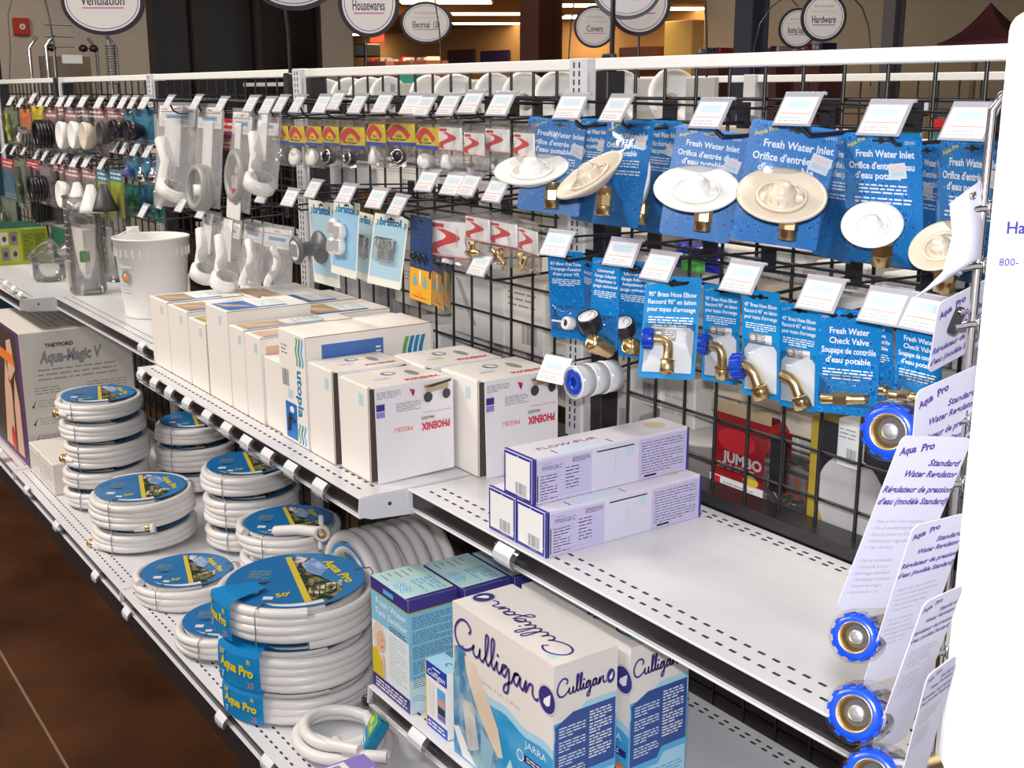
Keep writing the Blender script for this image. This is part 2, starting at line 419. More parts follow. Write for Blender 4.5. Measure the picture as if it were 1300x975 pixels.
lab = ['at the frame top over the Electrical sign', 'right of the Electrical sign', 'just under the panel beside the Electrical sign', 'at the frame top above Covers', 'half hidden behind the Covers sign',
       'large, between the 12V sign and the grey column', 'tiny, above the yellow wall panel', 'tiny, under the Electrical sign', 'tiny, by the red exit sign', 'round spot beside the 12V sign']
for o, l in zip([o for o in COL.objects if o.name.startswith('ceiling_light')], lab): o['label'] = 'glowing ceiling light ' + l
# steel columns of the building
def column(name, u0, u1, y, m, label, top=4.2):
    a = py(u0, 60, y); b = py(u1, 60, y); w = abs(b[0]-a[0])
    mb = MB(); mb.box((a[0], y, 0), (b[0], y+0.02, top), m); mb.box((a[0], y+w*0.9, 0), (b[0], y+w*0.9+0.02, top), m)
    mb.box(((a[0]+b[0])/2-0.02, y+0.02, 0), ((a[0]+b[0])/2+0.02, y+w*0.9, top), m)
    tag(mb.build(name), label, 'column', kind='structure')
column('steel_column', 660, 683, 7.5, mat('brown_steel', (0.16, 0.055, 0.03), 0.5), 'brown steel column standing in front of the tan wall', 2.72)
column('steel_column', 931, 953, 6.0, mat('blue_steel', (0.10, 0.11, 0.16), 0.5), 'blue grey steel column right of the yellow wall panel')
column('steel_column', 1118, 1133, 5.0, mat('grey_steel', (0.13, 0.12, 0.13), 0.5), 'narrow grey steel column right of the Hardware sign')
# things on the far walls
def wallbox(name, u0, v0, u1, v1, y, m, label, cat, d=0.05):
    a = py(u0, v0, y); b = py(u1, v1, y)
    o = MB().box((a[0], y-d, b[2]), (b[0], y, a[2]), m, 0.01).build(name); return tag(o, label, cat)
DOORM = mat('dark_opening', (0.05, 0.02, 0.03), 0.5)
wallbox('picture_board', 570, 64, 604, 90, 11.99, DOORM, 'dark framed board on the tan wall under the Electrical sign', 'board')
wallbox('picture_board', 612, 65, 648, 90, 11.99, mat('dark_blue_board', (0.03, 0.01, 0.09), 0.5), 'dark blue board on the tan wall left of the brown column', 'board')
wallbox('wall_shelf', 803, 61, 850, 90, 11.99, mat('dark_red_shelf', (0.13, 0.03, 0.02), 0.5), 'dark red cabinet on the tan wall under the 12V sign', 'cabinet', 0.3)
tag(wallbox('wall_pier', 859, 28, 892, 110, 11.6, mat('yellow_panel', (0.75, 0.52, 0.17), 0.7), 'pale yellow wall pier in front of the tan wall', 'wall', 0.25), None, None, None, 'structure')
ex = wallbox('exit_sign', 472, 44, 488, 53, 12.0, mat('exit_red', (0.8, 0.05, 0.02), 0.5, emit=(1, 0.1, 0.04), es=1.2), 'small glowing red exit sign on the far tan wall', 'exit sign')
tv = py(448, 56, 8.0); tv2 = py(463, 72, 8.0)
t = thing('television', 'small dark television bracketed to the beige pier', 'television', (tv[0], 8.0, tv2[2]))
MB().box((0, 0, 0), (tv2[0]-tv[0], 0.3, tv[2]-tv2[2]), BLACKP, 0.02).build('casing', t)
MB().box((0.02, -0.01, 0.03), (tv2[0]-tv[0]-0.02, -0.002, tv[2]-tv2[2]-0.03), mat('tv_glass', (0.01, 0.01, 0.012), 0.1)).build('screen', t)
MB().cyl(((tv2[0]-tv[0])/2, 0.1, 0), ((tv2[0]-tv[0])/2, 0.1, -2.0), 0.02, BLACKP).build('pole', t)
# low shelf of goods along the far room, just above the rail line
for k, (u0, u1, v) in enumerate(((462, 490, 75), (500, 522, 74), (524, 542, 73), (884, 912, 62), (960, 985, 60), (1010, 1040, 57))):
    y = 8.5; a = py(u0, v, y); b = py(u1, 95, y)
    mb = MB(); mb.box((a[0], y, 0.0), (b[0], y+0.4, a[2]-0.05), mat('stock_red', (0.22, 0.08, 0.08), 0.6))
    for j in range(7):
        x = a[0]+(b[0]-a[0])*(j+.1)/7; mb.box((x, y+0.03, a[2]-0.05), (x+(b[0]-a[0])/9, y+0.25, a[2]-0.05+R.uniform(.02, .07)), R.choice([RED, MGREY, NAVY, PAPER]))
    tag(mb.build('stock_display'), 'low far display of red and grey goods, ' + ['under the Housewares sign', 'left below the Electrical sign', 'straight below the Electrical sign', 'below the yellow pier', 'left of the round Boating sign', 'below the Hardware sign'][k], 'display')
# fire alarm and rolling rack by the left wall
P = px(26, 34, XL)
t = thing('fire_alarm', 'red fire alarm box high on the beige wall', 'fire alarm', (XL, P[1], P[2]))
MB().box((0, -0.06, -0.065), (0.045, 0.06, 0.065), mat('alarm_red', (0.55, 0.02, 0.01), 0.4), 0.006).build('housing', t)
mb = MB(); F = Face((0.046, 0, 0), (0, 1, 0), (0, 0, 1)); mb.disc(F, 0.005, 0, 0.022, 0.022, WTXT); mb.disc(F, 0.005, 0, 0.009, 0.012, INKG, 2); mb.build('strobe', t)
A = px(62, 100, -7.4); Bq = px(150, 100, -7.4)
t = thing('rolling_rack', 'chrome rolling rack of wire shelves before the beige wall', 'rack', (-7.4, A[1], 0.0))
wy = Bq[1]-A[1]; mb = MB()
for yy in (0, wy):
    for xx in (0, -0.5): mb.tube([(xx, yy, 0.0), (xx, yy, 1.78), (xx, yy+(0.06 if yy == 0 else -0.06), 1.86)], 0.014, CHROME)
for yy in (0.05, wy-0.05): mb.tube([(0, yy, 0.1), (0, yy, 1.83)], 0.008, CHROME)
mb.build('frame', t)
for zz in (1.83, 1.9, 1.98): MB().tube([(0, 0, zz-0.05), (0, wy*0.4, zz-0.05)], 0.008, STEEL).build('rail', t)
mb = MB()
for k in range(16): zz = 1.52+0.018*k; mb.torus((0.0, wy*0.92, zz), 0.035, 0.006, STEEL, n=12, k=5)
mb.build('coiled_spring', t)
MB().box((-0.45, 0.05, 1.3), (-0.4, wy-0.08, 1.72), mat('rack_board', (0.22, 0.17, 0.12), 0.7)).build('back_board', t)
mb = MB(); mb.box((0.01, 0.1, 1.66), (0.03, 0.24, 1.72), PAPER); mb.build('white_tag', t)
mb = MB()
for yy in (0.05, 0.35, 0.45): mb.lathe([(0.0, 0), (0.03, 0.01), (0.035, 0.03), (0.02, 0.05), (0, 0.055)], BLACKP, 12, Matrix.Translation((0, yy*wy/0.6*0.9, 1.74)))
mb.build('caster_wheel', t)
t = tag(MB().box((-5.9, -0.5, 0), (-5.6, 0.18, 1.68), mat('teal_box', (0.005, 0.03, 0.05), 0.4), 0.03).build('vending_cabinet'), 'dark teal cabinet beyond the gondola end by the beige wall', 'cabinet')
# fabric play tent high up on the right
P = py(1188, 56, 5.5); Q = py(1283, 56, 5.5)
t = thing('gazebo_tent', 'small maroon fabric gazebo roof on display against the taupe wall', 'tent', (P[0], 5.5, P[2]-0.1))
w = Q[0]-P[0]+0.03; apx = py(1258, 3, 5.9)-np.array([P[0], 5.5, P[2]-0.1]); FAB = mat('maroon_fabric', (0.11, 0.025, 0.028), 0.8); h = py(1270, 4, 5.5)[2]-P[2]+0.1
mb = MB(); n = 8; ap = tuple(apx)
def sag(a, b, k): q = Vector(a).lerp(Vector(b), k); q.z -= 0.045*math.sin(math.pi*k); return q
base = [(0, 0, 0.1), (w, 0, 0.12), (w-.25, 0.8, 0.12), (-.25, 0.8, 0.1)]
for i in range(4):
    if i == 0: gap = True
    a, b = base[i], base[(i+1) % 4]; vs = []; fs = []
    for k in range(n+1): vs += [sag(a, ap, k/n), sag(b, ap, k/n)]
    for k in range(n): fs.append((2*k, 2*k+1, 2*k+3, 2*k+2))
    mb.add(vs, fs, FAB, True)
    mb.quad(a, b, (b[0], b[1], b[2]-0.09), (a[0], a[1], a[2]-0.09), FAB)
mb.build('canopy', t)
TANW = mat('tan_wood', (0.35, 0.24, 0.14), 0.6)
for q in base: MB().cyl((q[0], q[1], -0.9), (q[0], q[1], q[2]), 0.02, TANW).build('pole', t)
tag(MB().box((P[0]-0.3, 5.3, 0), (Q[0]+0.6, 6.6, P[2]-1.0), MGREY, 0.02).build('display_platform'), 'grey platform carrying the maroon gazebo', 'platform')

# ================================================================== GONDOLA
S3 = 0.0762; SEC = 1.2192; ZT = 1.52
def wires(x0, x1, z0, z1, y, m=BLACK, r=0.0029, pitch=S3, zs=0.0757, extra=()):
    mb = MB(); n = int(round((x1-x0)/pitch)); xs = [x0+pitch*1.5+i*pitch for i in range(n-2)]
    for x in xs: mb.cyl((x, y, z0), (x, y, z1), r, m, 8)
    z = z0+0.06
    while z < z1-0.03:
        mb.cyl((xs[0], y+2*r, z), (xs[-1], y+2*r, z), r, m, 8); z += zs
    for z in extra: mb.cyl((xs[0], y-2*r, z), (xs[-1], y-2*r, z), r, m, 8)
    return mb
secname = ['section with the blue water inlet packs', 'section with the yellow drain bags', 'section behind the white bucket', 'section behind the green boxes', 'farthest section by the rack', 'last section past the frame edge']
for i in range(5):
    x1 = SEC - i*SEC; x0 = x1-SEC
    mb = MB().box((x0+0.012, -0.004, ZT-0.0205), (x1-0.012, 0.045, ZT), W_RAIL, 0.002)
    tag(mb.build('top_rail'), 'white enamelled top rail over the ' + secname[i], 'rail', 'top rails of the gondola')
    mb = wires(x0, x1, 0.785, ZT-0.02, 0.006, extra=(1.413, 1.395, 1.19, 1.205))
    tag(mb.build('wire_grid_panel'), 'black wire grid panel of the ' + secname[i], 'wire grid', 'upper grid panels')
    mb = wires(x0, x1, 0.19, 0.74, 0.03, zs=0.0757)
    mb.box((x0+0.05, 0.09, 0.19), (x1-0.05, 0.10, 0.74), mat('dark_backing', (0.06, 0.048, 0.042), 0.6))
    tag(mb.build('lower_grid_panel'), 'black wire grid and dark backing below the shelf, ' + secname[i], 'wire grid', 'lower grid panels')
    mb = MB().box((x0+0.05, -0.025, 0.782), (x1-0.05, 0.03, 0.803), BLACKP)
    tag(mb.build('bottom_bar'), 'black bar at the shelf back, ' + secname[i], 'bar', 'bars under the grid panels')
pname = ['nearest post past the white display', 'post between the drain bags and the water inlet packs', 'post left of the drain bags', 'post left of the large clear bags', 'post behind the green boxes', 'farthest post before the rack', 'post at the far gondola end']
for i in range(6):
    xp = SEC - i*SEC
    t = thing('upright_post', 'white slotted upright post, ' + pname[i], 'post', (xp, 0, 0), 'gondola upright posts')
    mb = MB().box((-0.062, -0.006, 0.02), (-0.010, 0.05, ZT+0.001), W_METAL, 0.002)
    for k in range(46):
        z = 0.82+k*0.0152
        for dx in (-0.046, -0.030): mb.box((dx-0.0018, -0.0068, z), (dx+0.0018, -0.0055, z+0.010), HOLE)
    mb.build('slotted_face', t)
    MB().box((0.012, -0.002, 0.1), (0.046, 0.04, ZT-0.022), BLACKP, 0.002).build('black_channel', t)
    MB().box((-0.008, 0.0, 0.1), (0.010, 0.05, ZT-0.022), LGREY).build('side_flange', t)

def slots(mb, x0, x1, ys, z):
    n = int((x1-x0-0.06)/0.0245)
    for k in range(n):
        x = x0+0.035+k*0.0245
        for y in ys: mb.box((x, y-0.0022, z), (x+0.011, y+0.0022, z+0.0005), HOLE)
def gondola_shelf(i, depth, zt, z_h=0.036, label='', seat=True, xr=None, backrows=True):
    x1 = SEC - i*SEC; x0 = x1-SEC
    if xr: x0, x1 = xr
    t = thing('gondola_shelf', label, 'shelf', (x0, 0, zt))
    L = x1-x0; mb = MB()
    mb.box((0.002, -depth, -0.004), (L-0.002, -0.03, 0), W_METAL)
    slots(mb, 0, L, (-depth+0.022, -depth+0.048) + ((-0.062, -0.05) if backrows else ()), 0)
    mb.build('deck', t)
    mb = MB()
    mb.box((0.002, -depth-0.003, -0.0035), (L-0.002, -depth+0.006, 0.0005), W_METAL, 0.001)
    mb.box((0.002, -depth-0.004, -z_h-0.002), (L-0.002, -depth+0.006, -z_h+0.0015), W_METAL, 0.001)
    mb.box((0.004, -depth+0.004, -z_h+0.001), (L-0.004, -depth+0.007, -0.003), BLACKP)
    mb.build('price_channel', t)
    for xx, nm in ((0, -1), (L-0.0035, 1)):
        mb = MB(); n = 10
        pts = [(-depth-0.003, 0), (-depth-0.006, -z_h*0.9), (-depth+0.008, -z_h-0.002)]
        for k in range(n+1):
            q = k/n; pts.append((-depth+0.02+q*(depth-0.03), -z_h-0.006-0.02*math.sin(q*math.pi*0.6)))
        pts.append((-0.01, 0))
        A_ = [(xx, y, z) for y, z in pts]; B_ = [(xx+0.0035, y, z) for y, z in pts]; m_ = len(pts)
        mb.add(A_+B_, [tuple(range(m_)), tuple(reversed(range(m_, 2*m_)))] + [(k, (k+1) % m_, m_+(k+1) % m_, m_+k) for k in range(m_)], W_METAL)
        Fc = Face((xx+0.0035, -depth+0.055, -z_h*0.55), (0, 1, 0), (0, 0, 1)); mb.disc(Fc, 0, 0, 0.0038, 0.0038, HOLE, n=10)
        mb.build('end_bracket', t)
    return t
gondola_shelf(0, 0.397, 0.780, label='empty white perforated shelf of the nearest section holding the lilac boxes')
gondola_shelf(1, 0.492, 0.780, label='white deeper shelf carrying the rows of white cartons', z_h=0.036)
gondola_shelf(2, 0.392, 0.780, label='white shelf carrying the white bucket')
gondola_shelf(3, 0.505, 0.780, label='white shelf carrying the green boxes')
gondola_shelf(4, 0.392, 0.780, label='farthest white shelf at the frame edge')
gondola_shelf(0, 0.488, 0.425, label='raised white perforated shelf under the two blue and white filter boxes')
# base decks
for i, nm in ((0, 'under the raised shelf'), (1, 'under the big hose stack'), (2, 'under the tall hose stacks'), (3, 'under the grey white cartons'), (4, 'at the far end')):
    gondola_shelf(i, 0.583, 0.19, z_h=0.034, label='white base deck ' + nm)
    x1 = SEC - i*SEC
    tag(MB().box((x1-SEC+.002, -0.53, 0.0), (x1-.002, 0.10, 0.128), mat('kick_dark', (0.02, 0.014, 0.016), 0.5)).build('kick_plate'), 'dark kick plate below the base deck ' + nm, 'kick plate')

# ---- label holders clipped in the price channels
LBL = {}
def label_holder(u, v, y, label, white=True, w=0.062, dx=0):
    P = py(u, v, y); kind = 'w' if white else 'c'
    if kind not in LBL:
        t = thing('label_holder', label, 'price label', P, 'price labels along the shelf edges')
        def arc(a, b, m):
            mb = MB(); vs = []; fs = []; n = 6
            for k in range(n+1):
                q = -1+2*k/n; yy = -0.012*(1-q*q)-0.003; vs += [(a, yy, 0.0185*q), (b, yy, 0.0185*q)]
            for k in range(n): fs.append((2*k, 2*k+1, 2*k+3, 2*k+2))
            mb.add(vs, fs, m, True)
            return mb
        arc(-w/2, w/2, CLEAR2).build('clear_holder', t)
        if white:
            mb = arc(-w/2+0.004, w/2-0.012, PAPERS)
            mb.v = [(a, b-0.0006, c) for a, b, c in mb.v]
            Fq = Face((-w/2+0.008, -0.0161, 0.001), (1, 0, 0), (0, 0, 1)); mb.rect(Fq, 0, 0, 0.036, 0.007, CYAN)
            mb.greek(Fq, 0, -0.009, 0.03, -0.003, 2, LGREY)
            mb.build('paper_label', t)
        LBL[kind] = t; return t
    return copy_thing(LBL[kind], label, loc=P)
for k, (u, v) in enumerate(((185, 478), (202, 489), (221, 501), (243.5, 515), (269, 532), (294, 548), (319, 565), (346, 582), (376, 599), (413, 622))):
    label_holder(u, v, -0.494, 'price label on the carton shelf edge, %s from its left end' % ordinal(k))
label_holder(648, 707, -0.40, 'curved price label below the stacked lilac boxes')
label_holder(185, 443, -0.395, 'curved price label under the bucket shelf by the first cartons')
for k, (u, v) in enumerate(((11, 363), (21, 370), (30, 377))): label_holder(u, v, -0.508, 'price label on the green box shelf edge, %s from the left' % ordinal(k))
for k, (u, v) in enumerate(((4, 573), (38, 621), (76, 667), (126, 731), (166, 778), (287, 913), (346, 970))):
    label_holder(u, v+3, -0.586, 'price label on the lowest deck edge, %s from the far end' % ordinal(k))
label_holder(537, 942, -0.492, 'curved price label in front of the small blue filter box')
label_holder(488, 900, -0.492, 'empty clear rolled label holder below the water sanitizer box', False)

# ---- peg hooks with scan tags
HOOK = {}
def hook(u, v, label, yt=-0.25, big=False, rz=0.0, group='peg hooks with price tags'):
    P = py(u, v, yt)
    if 'h' not in HOOK:
        t = thing('peg_hook', label, 'peg hook', (P[0], 0, P[2]), group)
        mb = MB()
        mb.tube([(0, 0.004, -0.022), (0, -0.19, -0.03), (0, -0.222, -0.030), (0, -0.236, -0.022), (0, -0.243, -0.006)], 0.0026, BLACK, 6)
        mb.tube([(0, 0.004, 0.000), (0, -0.22, 0.008), (0, -0.238, 0.012)], 0.0020, BLACK, 6)
        mb.box((-0.014, -0.004, -0.032), (0.014, -0.001, 0.008), BLACK)
        mb.build('wire_arm', t)
        a = rad(32); mb = MB(); T = Matrix.Translation((0, -0.25, 0)) @ Matrix.Rotation(-a, 4, 'X'); mb.T = T
        mb.box((-0.029, 0.0, -0.022), (0.029, 0.0016, 0.024), SMOKE, 0.0004)
        mb.tube([(-0.029, 0.002, 0.024), (0.031, 0.002, 0.024)], 0.0022, SMOKE, 6)
        hd = mb.build('tag_holder', t)
        mb = MB(); mb.T = T; F = Face((-0.026, -0.0003, -0.0195), (1, 0, 0), (0, 0, 1))
        mb.rect(F, 0, 0, 0.051, 0.037, PAPERS); mb.rect(F, 0.008, 0.021, 0.042, 0.032, CYAN, 2)
        mb.rect(F, 0.003, 0.0135, 0.048, 0.0143, ORANGE, 2); mb.greek(F, 0.004, 0.002, 0.04, 0.010, 2, LGREY, e=2)
        mb.build('paper_tag', hd)
        HOOK['h'] = t
    else: t = copy_thing(HOOK['h'], label, group, (P[0], 0, P[2]))
    t.rotation_euler = (0, 0, rz); return t
def hooks(pts, where, **k):
    for i, q in enumerate(pts): hook(q[0], q[1], 'peg hook and white tag, %s from left %s' % (ordinal(i), where), rz=rad(q[2]) if len(q) > 2 else R.uniform(-.06, .1), **k)
hooks([(700, 135, 10), (789, 138), (892, 144, 3), (998, 139, 4), (1110, 150, 3), (1226, 155)], 'above the blue water inlet packs')
hooks([(684, 306, 10), (752, 316, 14), (823, 336, 5), (928, 350, 4), (1023, 371, 5), (1106, 387, 4), (1182, 400)], 'above the blue brass fitting packs')
hook(676, 463, 'black peg hook with white price tag above the tape rolls', rz=rad(12))
hooks([(358, 132), (380, 132), (404, 132), (429, 128), (455, 132), (485, 131), (515, 132), (543, 134), (568, 133), (595, 130), (626, 132)], 'above the yellow drain bags')
hooks([(535, 229), (567, 233), (597, 235), (628, 242)], 'above the lower red swoosh bags')
hooks([(397, 240), (433, 245), (470, 251), (507, 261)], 'above the pale blue bristol cards')
hook(609, 336, 'empty black peg hook with a tag, alone below the brass swoosh bags')
hooks([(214, 130), (249, 130), (281, 133), (317, 132), (337, 134)], 'above the large clear bags')
hooks([(182, 268), (207, 257), (229, 260), (256, 268), (332, 247), (362, 250)], 'in the lower large clear bag row')
hooks([(12, 128), (25, 130), (40, 125), (51, 129), (62, 129), (74, 129), (86, 129), (102, 129), (123, 130), (142, 129), (155, 130), (169, 130), (181, 130)], 'in the far section top row')
hooks([(147, 186), (159, 188), (172, 190), (188, 192)], 'above the far blue bulbs')
hooks([(5, 189), (17, 191), (31, 191), (47, 196), (57, 198), (69, 202), (79, 202), (92, 205), (108, 205), (130, 208)], 'in the far section second row')

# ================================================================== HANGING PACKS
def card_shape(mb, W, H, m, hole=True, th=0.0008, r=0.006, back=None):
    pts = []
    for cx, cz, a0 in ((W/2-r, -r, 0), (-W/2+r, -r, 90), (-W/2+r, -H+r, 180), (W/2-r, -H+r, 270)):
        for k in range(4): a = rad(a0+k*30); pts.append((cx+r*math.cos(a), cz+r*math.sin(a)))
    n = len(pts)
    mb.add([(x, 0, z) for x, z in pts], [tuple(reversed(range(n)))][0:1], m)
    mb.add([(x, th, z) for x, z in pts], [tuple(range(n))], back or m)
    mb.add([(x, 0, z) for x, z in pts]+[(x, th, z) for x, z in pts], [(i, (i+1) % n, n+(i+1) % n, n+i) for i in range(n)], back or m)
    F = Face((-W/2, 0, -H), (1, 0, 0), (0, 0, 1))
    if hole:
        mb.rect(F, W/2-0.012, H-0.010, W/2+0.012, H-0.007, BLACKP, 2); mb.disc(F, W/2, H-0.008, 0.004, 0.004, BLACKP, 2, 10)
    return F

def inlet_pack(TL, TR, BL, y0, label, cream=False, tiltx=58, lean=12, hidden=False, W=0.105, dz=0.55, sticker=(0.66, 0.70, -8), rise=0.045, rot_=0, col=None, H=0.165, bare=False, ds=0.9, xo=0.0, wr=.16, swivel=False):
    M, W, H = card_frame(TL, TR, BL, y0, W, H, swivel=swivel)
    t = thing('water_inlet_pack', label, 'hanging pack', group='blue water inlet packs', M=M)
    mb = MB(); F = card_shape(mb, W, H, CARDBLUE)
    k = W/0.105
    mb.text(F, 'Aqua Pro', 0.006*k, H-0.018*k, 0.005*k, GOLD, rot=22, bold=0.03)
    mb.text(F, 'Fresh Water Inlet', W/2+0.004*k, H-0.028*k, 0.0085*k, WTXT, 'C', 0.025, wid=0.078*k)
    mb.text(F, "Orifice d'entrée d'eau", W/2-0.001*k, H-0.0425*k, 0.0085*k, WTXT, 'C', 0.025, wid=0.088*k)
    mb.text(F, "d'eau potable", W/2-0.006*k, H-0.0545*k, 0.0085*k, WTXT, 'C', 0.025, wid=0.062*k)
    mb.greek(F, 0.02*k, H-0.073*k, W-0.02*k, H-0.060*k, 3, WTXT, seed=4)
    mb.greek(F, 0.014*k, H-0.085*k, W-0.014*k, H-0.076*k, 2, WTXT, seed=9)
    mb.text(F, '23101', W-0.022*k, H-0.012*k, 0.004*k, WTXT)
    mb.build('card', t)
    mb = MB(); s = 0.011*k; cx, cy, ro = sticker; G = Face(F.p(W*cx, H*cy, 4), F.ex*math.cos(rad(ro))+F.ey*math.sin(rad(ro)), F.ey*math.cos(rad(ro))-F.ex*math.sin(rad(ro)))
    mb.rect(G, 0, 0, 2.1*s, 1.7*s, PAPERS); mb.rect(G, s*.3, s*1.0, 1.8*s, s*1.4, mat('pink_print', (0.85, .6, .6), .5), 2); mb.rect(G, s*.3, s*.3, 1.8*s, s*.8, CYAN, 2); mb.build('price_sticker', t)
    if not bare:
        # flanged hatch: a wide saucer, its opening tipped towards the shopper
        pm = PLC if cream else PLW
        B = Matrix.Translation((xo+rot_*0.001, -rise, -H*dz)) @ Matrix.Rotation(rad(lean), 4, 'Y') @ Matrix.Rotation(rad(tiltx), 4, 'X') @ Matrix.Scale(ds, 4)
        mb = MB()
        mb.lathe([(0.0, 0.004), (0.030, 0.004), (0.036, 0.008), (0.058, 0.013), (0.0625, 0.0145), (0.064, 0.012), (0.060, 0.008), (0.036, -0.006), (0.028, -0.010), (0.0, -0.010)], pm, 36, B)
        mb.torus((0, 0, 0.010), 0.034, 0.0022, pm, 'z', 28, 6, B)
        d = mb.build('flange_dish', t)
        mb = MB(); mb.lathe([(0.0, 0.031), (0.010, 0.031), (0.0125, 0.029), (0.0130, 0.023), (0.018, 0.022), (0.0205, 0.018), (0.0195, 0.006), (0.024, 0.004)], pm, 20, B)
        for q in range(10):
            a = rad(36*q); mb.T = B @ Matrix.Translation((0.0185*math.cos(a), 0.0185*math.sin(a), 0.012)) @ Matrix.Rotation(a, 4, 'Z'); mb.box((-0.002, -0.002, -0.006), (0.002, 0.002, 0.005), pm, 0.0006)
        mb.T = B; mb.box((0.018, -0.008, 0.003), (0.032, 0.008, 0.009), pm, 0.002); mb.tube([(0.012, 0.010, 0.018), (0.025, 0.016, 0.015), (0.030, 0.004, 0.010)], 0.0014, pm, 6)
        mb.T = None; mb.build('hatch_cap', d)
        mb = MB(); C = B @ Matrix.Rotation(rad(-18), 4, 'X')
        C = Matrix.Translation((xo+0.004, -rise*0.75, -H*dz-0.006)) @ Matrix.Rotation(rad(lean*0.4), 4, 'Y')
        mb.lathe([(0.0105, 0), (0.011, -0.012), (0.0125, -0.013)], BRASSD, 18, C)
        mb.lathe([(0.0125, -0.013), (0.0125, -0.028)], BRASS, 6, C, False)
        mb.lathe([(0.0125, -0.028), (0.0115, -0.030), (0.0118, -0.041), (0.009, -0.042), (0.0085, -0.030)], BRASS, 20, C)
        mb.build('brass_fitting', d)
    mb = MB(); mb.pillow(W*1.02, H*0.985, 0.030 if not bare else 0.012, SLEEVE if swivel else CLEAR, -0.004, 0, seed=int(TL[0]), wr=wr, both=False, belly=1.1); mb.build('plastic_bag', t)
    return t
inlet_pack((738, 150), (776, 152), (724, 278), -0.15, 'blue water inlet pack hanging deeper, between the first two front packs', bare=True, W=0.09)
inlet_pack((826, 152), (866, 140), (803, 290), -0.14, 'blue water inlet pack hanging deeper with a grey dish, behind the glossy white-lit one', W=0.095, lean=-30, tiltx=78, dz=0.66, rise=.03)
inlet_pack((1060, 172), (1112, 176), (1030, 322), -0.13, 'blue water inlet pack hanging deeper behind the large cream dish pack', W=0.1, bare=True)
inlet_pack((1150, 180), (1205, 180), (1160, 338), -0.13, 'blue water inlet pack hanging deeper, between the two rightmost front packs', W=0.1, bare=True, sticker=(.35, .6, -15))
inlet_pack((672, 147), (753, 140), (649, 264), -0.225, 'blue water inlet pack with a tipped white dish, beside the red swoosh bags', lean=-12, tiltx=27, sticker=(0.70, 0.66, -20), rise=0.045, rot_=-30, dz=.64, W=.12, swivel=True, ds=.95)
inlet_pack((772, 152), (832, 146), (751, 283), -0.225, 'blue water inlet pack with a steeply tipped cream dish', cream=True, lean=-15, tiltx=44, W=0.1, sticker=(0.66, 0.74, -6), rise=0.045, rot_=-12, dz=.62)
inlet_pack((860, 157), (952, 150), (829, 295), -0.225, 'glossy blue water inlet pack with a white dish facing up', lean=-10, tiltx=31, sticker=(0.72, 0.66, -12), rise=0.045, rot_=-10, dz=.60, W=.125, swivel=True, wr=.06, ds=.92)
inlet_pack((955, 150), (1076, 150), (921, 302), -0.225, 'widest blue water inlet pack with a large cream dish', cream=True, lean=-8, tiltx=33, sticker=(0.66, 0.66, -14), W=0.148, rise=0.045, rot_=-12, dz=.62, swivel=True, wr=.06, ds=.9)
inlet_pack((1070, 168), (1170, 160), (1076, 331), -0.225, 'flat blue water inlet pack with a small white ribbed inlet', lean=22, tiltx=28, sticker=(0.60, 0.66, 8), rise=0.03, dz=.66, rot_=-8, ds=.56, xo=.012)
inlet_pack((1194, 176), (1280, 172), (1184, 349), -0.225, 'blue water inlet pack partly behind the chrome strip', lean=20, tiltx=40, cream=True, dz=.76, rise=0.025, ds=.55, xo=-.008)

def cap_nut(mb, M, r=0.015, L=0.014, hole=True):
    """blue plastic swivel nut with grip ribs, open end along +z of M"""
    n = 14; vs = []; prof = []
    mb.lathe([(r*0.62, 0), (r*0.95, 0.001), (r, 0.003), (r, L-0.002), (r*0.93, L)], BLUECAP, 24, M)
    for k in range(n):
        a = 2*math.pi*k/n; q = M @ Matrix.Rotation(a, 4, 'Z') @ Matrix.Translation((r, 0, L/2)); T0 = mb.T; mb.T = (T0 @ q) if T0 else q
        mb.box((-0.001, -r*0.09, -L*0.4), (r*0.09, r*0.09, L*0.4), BLUECAP, r*0.03); mb.T = T0
    mb.lathe([(r*0.93, L), (r*0.80, L), (r*0.78, L-0.001)], BRASS, 24, M)
    mb.lathe([(r*0.78, L-0.001), (r*0.66, L-0.003), (r*0.62, L*0.3), (r*0.3, L*0.25)], BRASS, 24, M)
    mb.lathe([(r*0.40, L*0.30), (r*0.38, L*0.45), (0, L*0.47)], STEEL, 20, M)
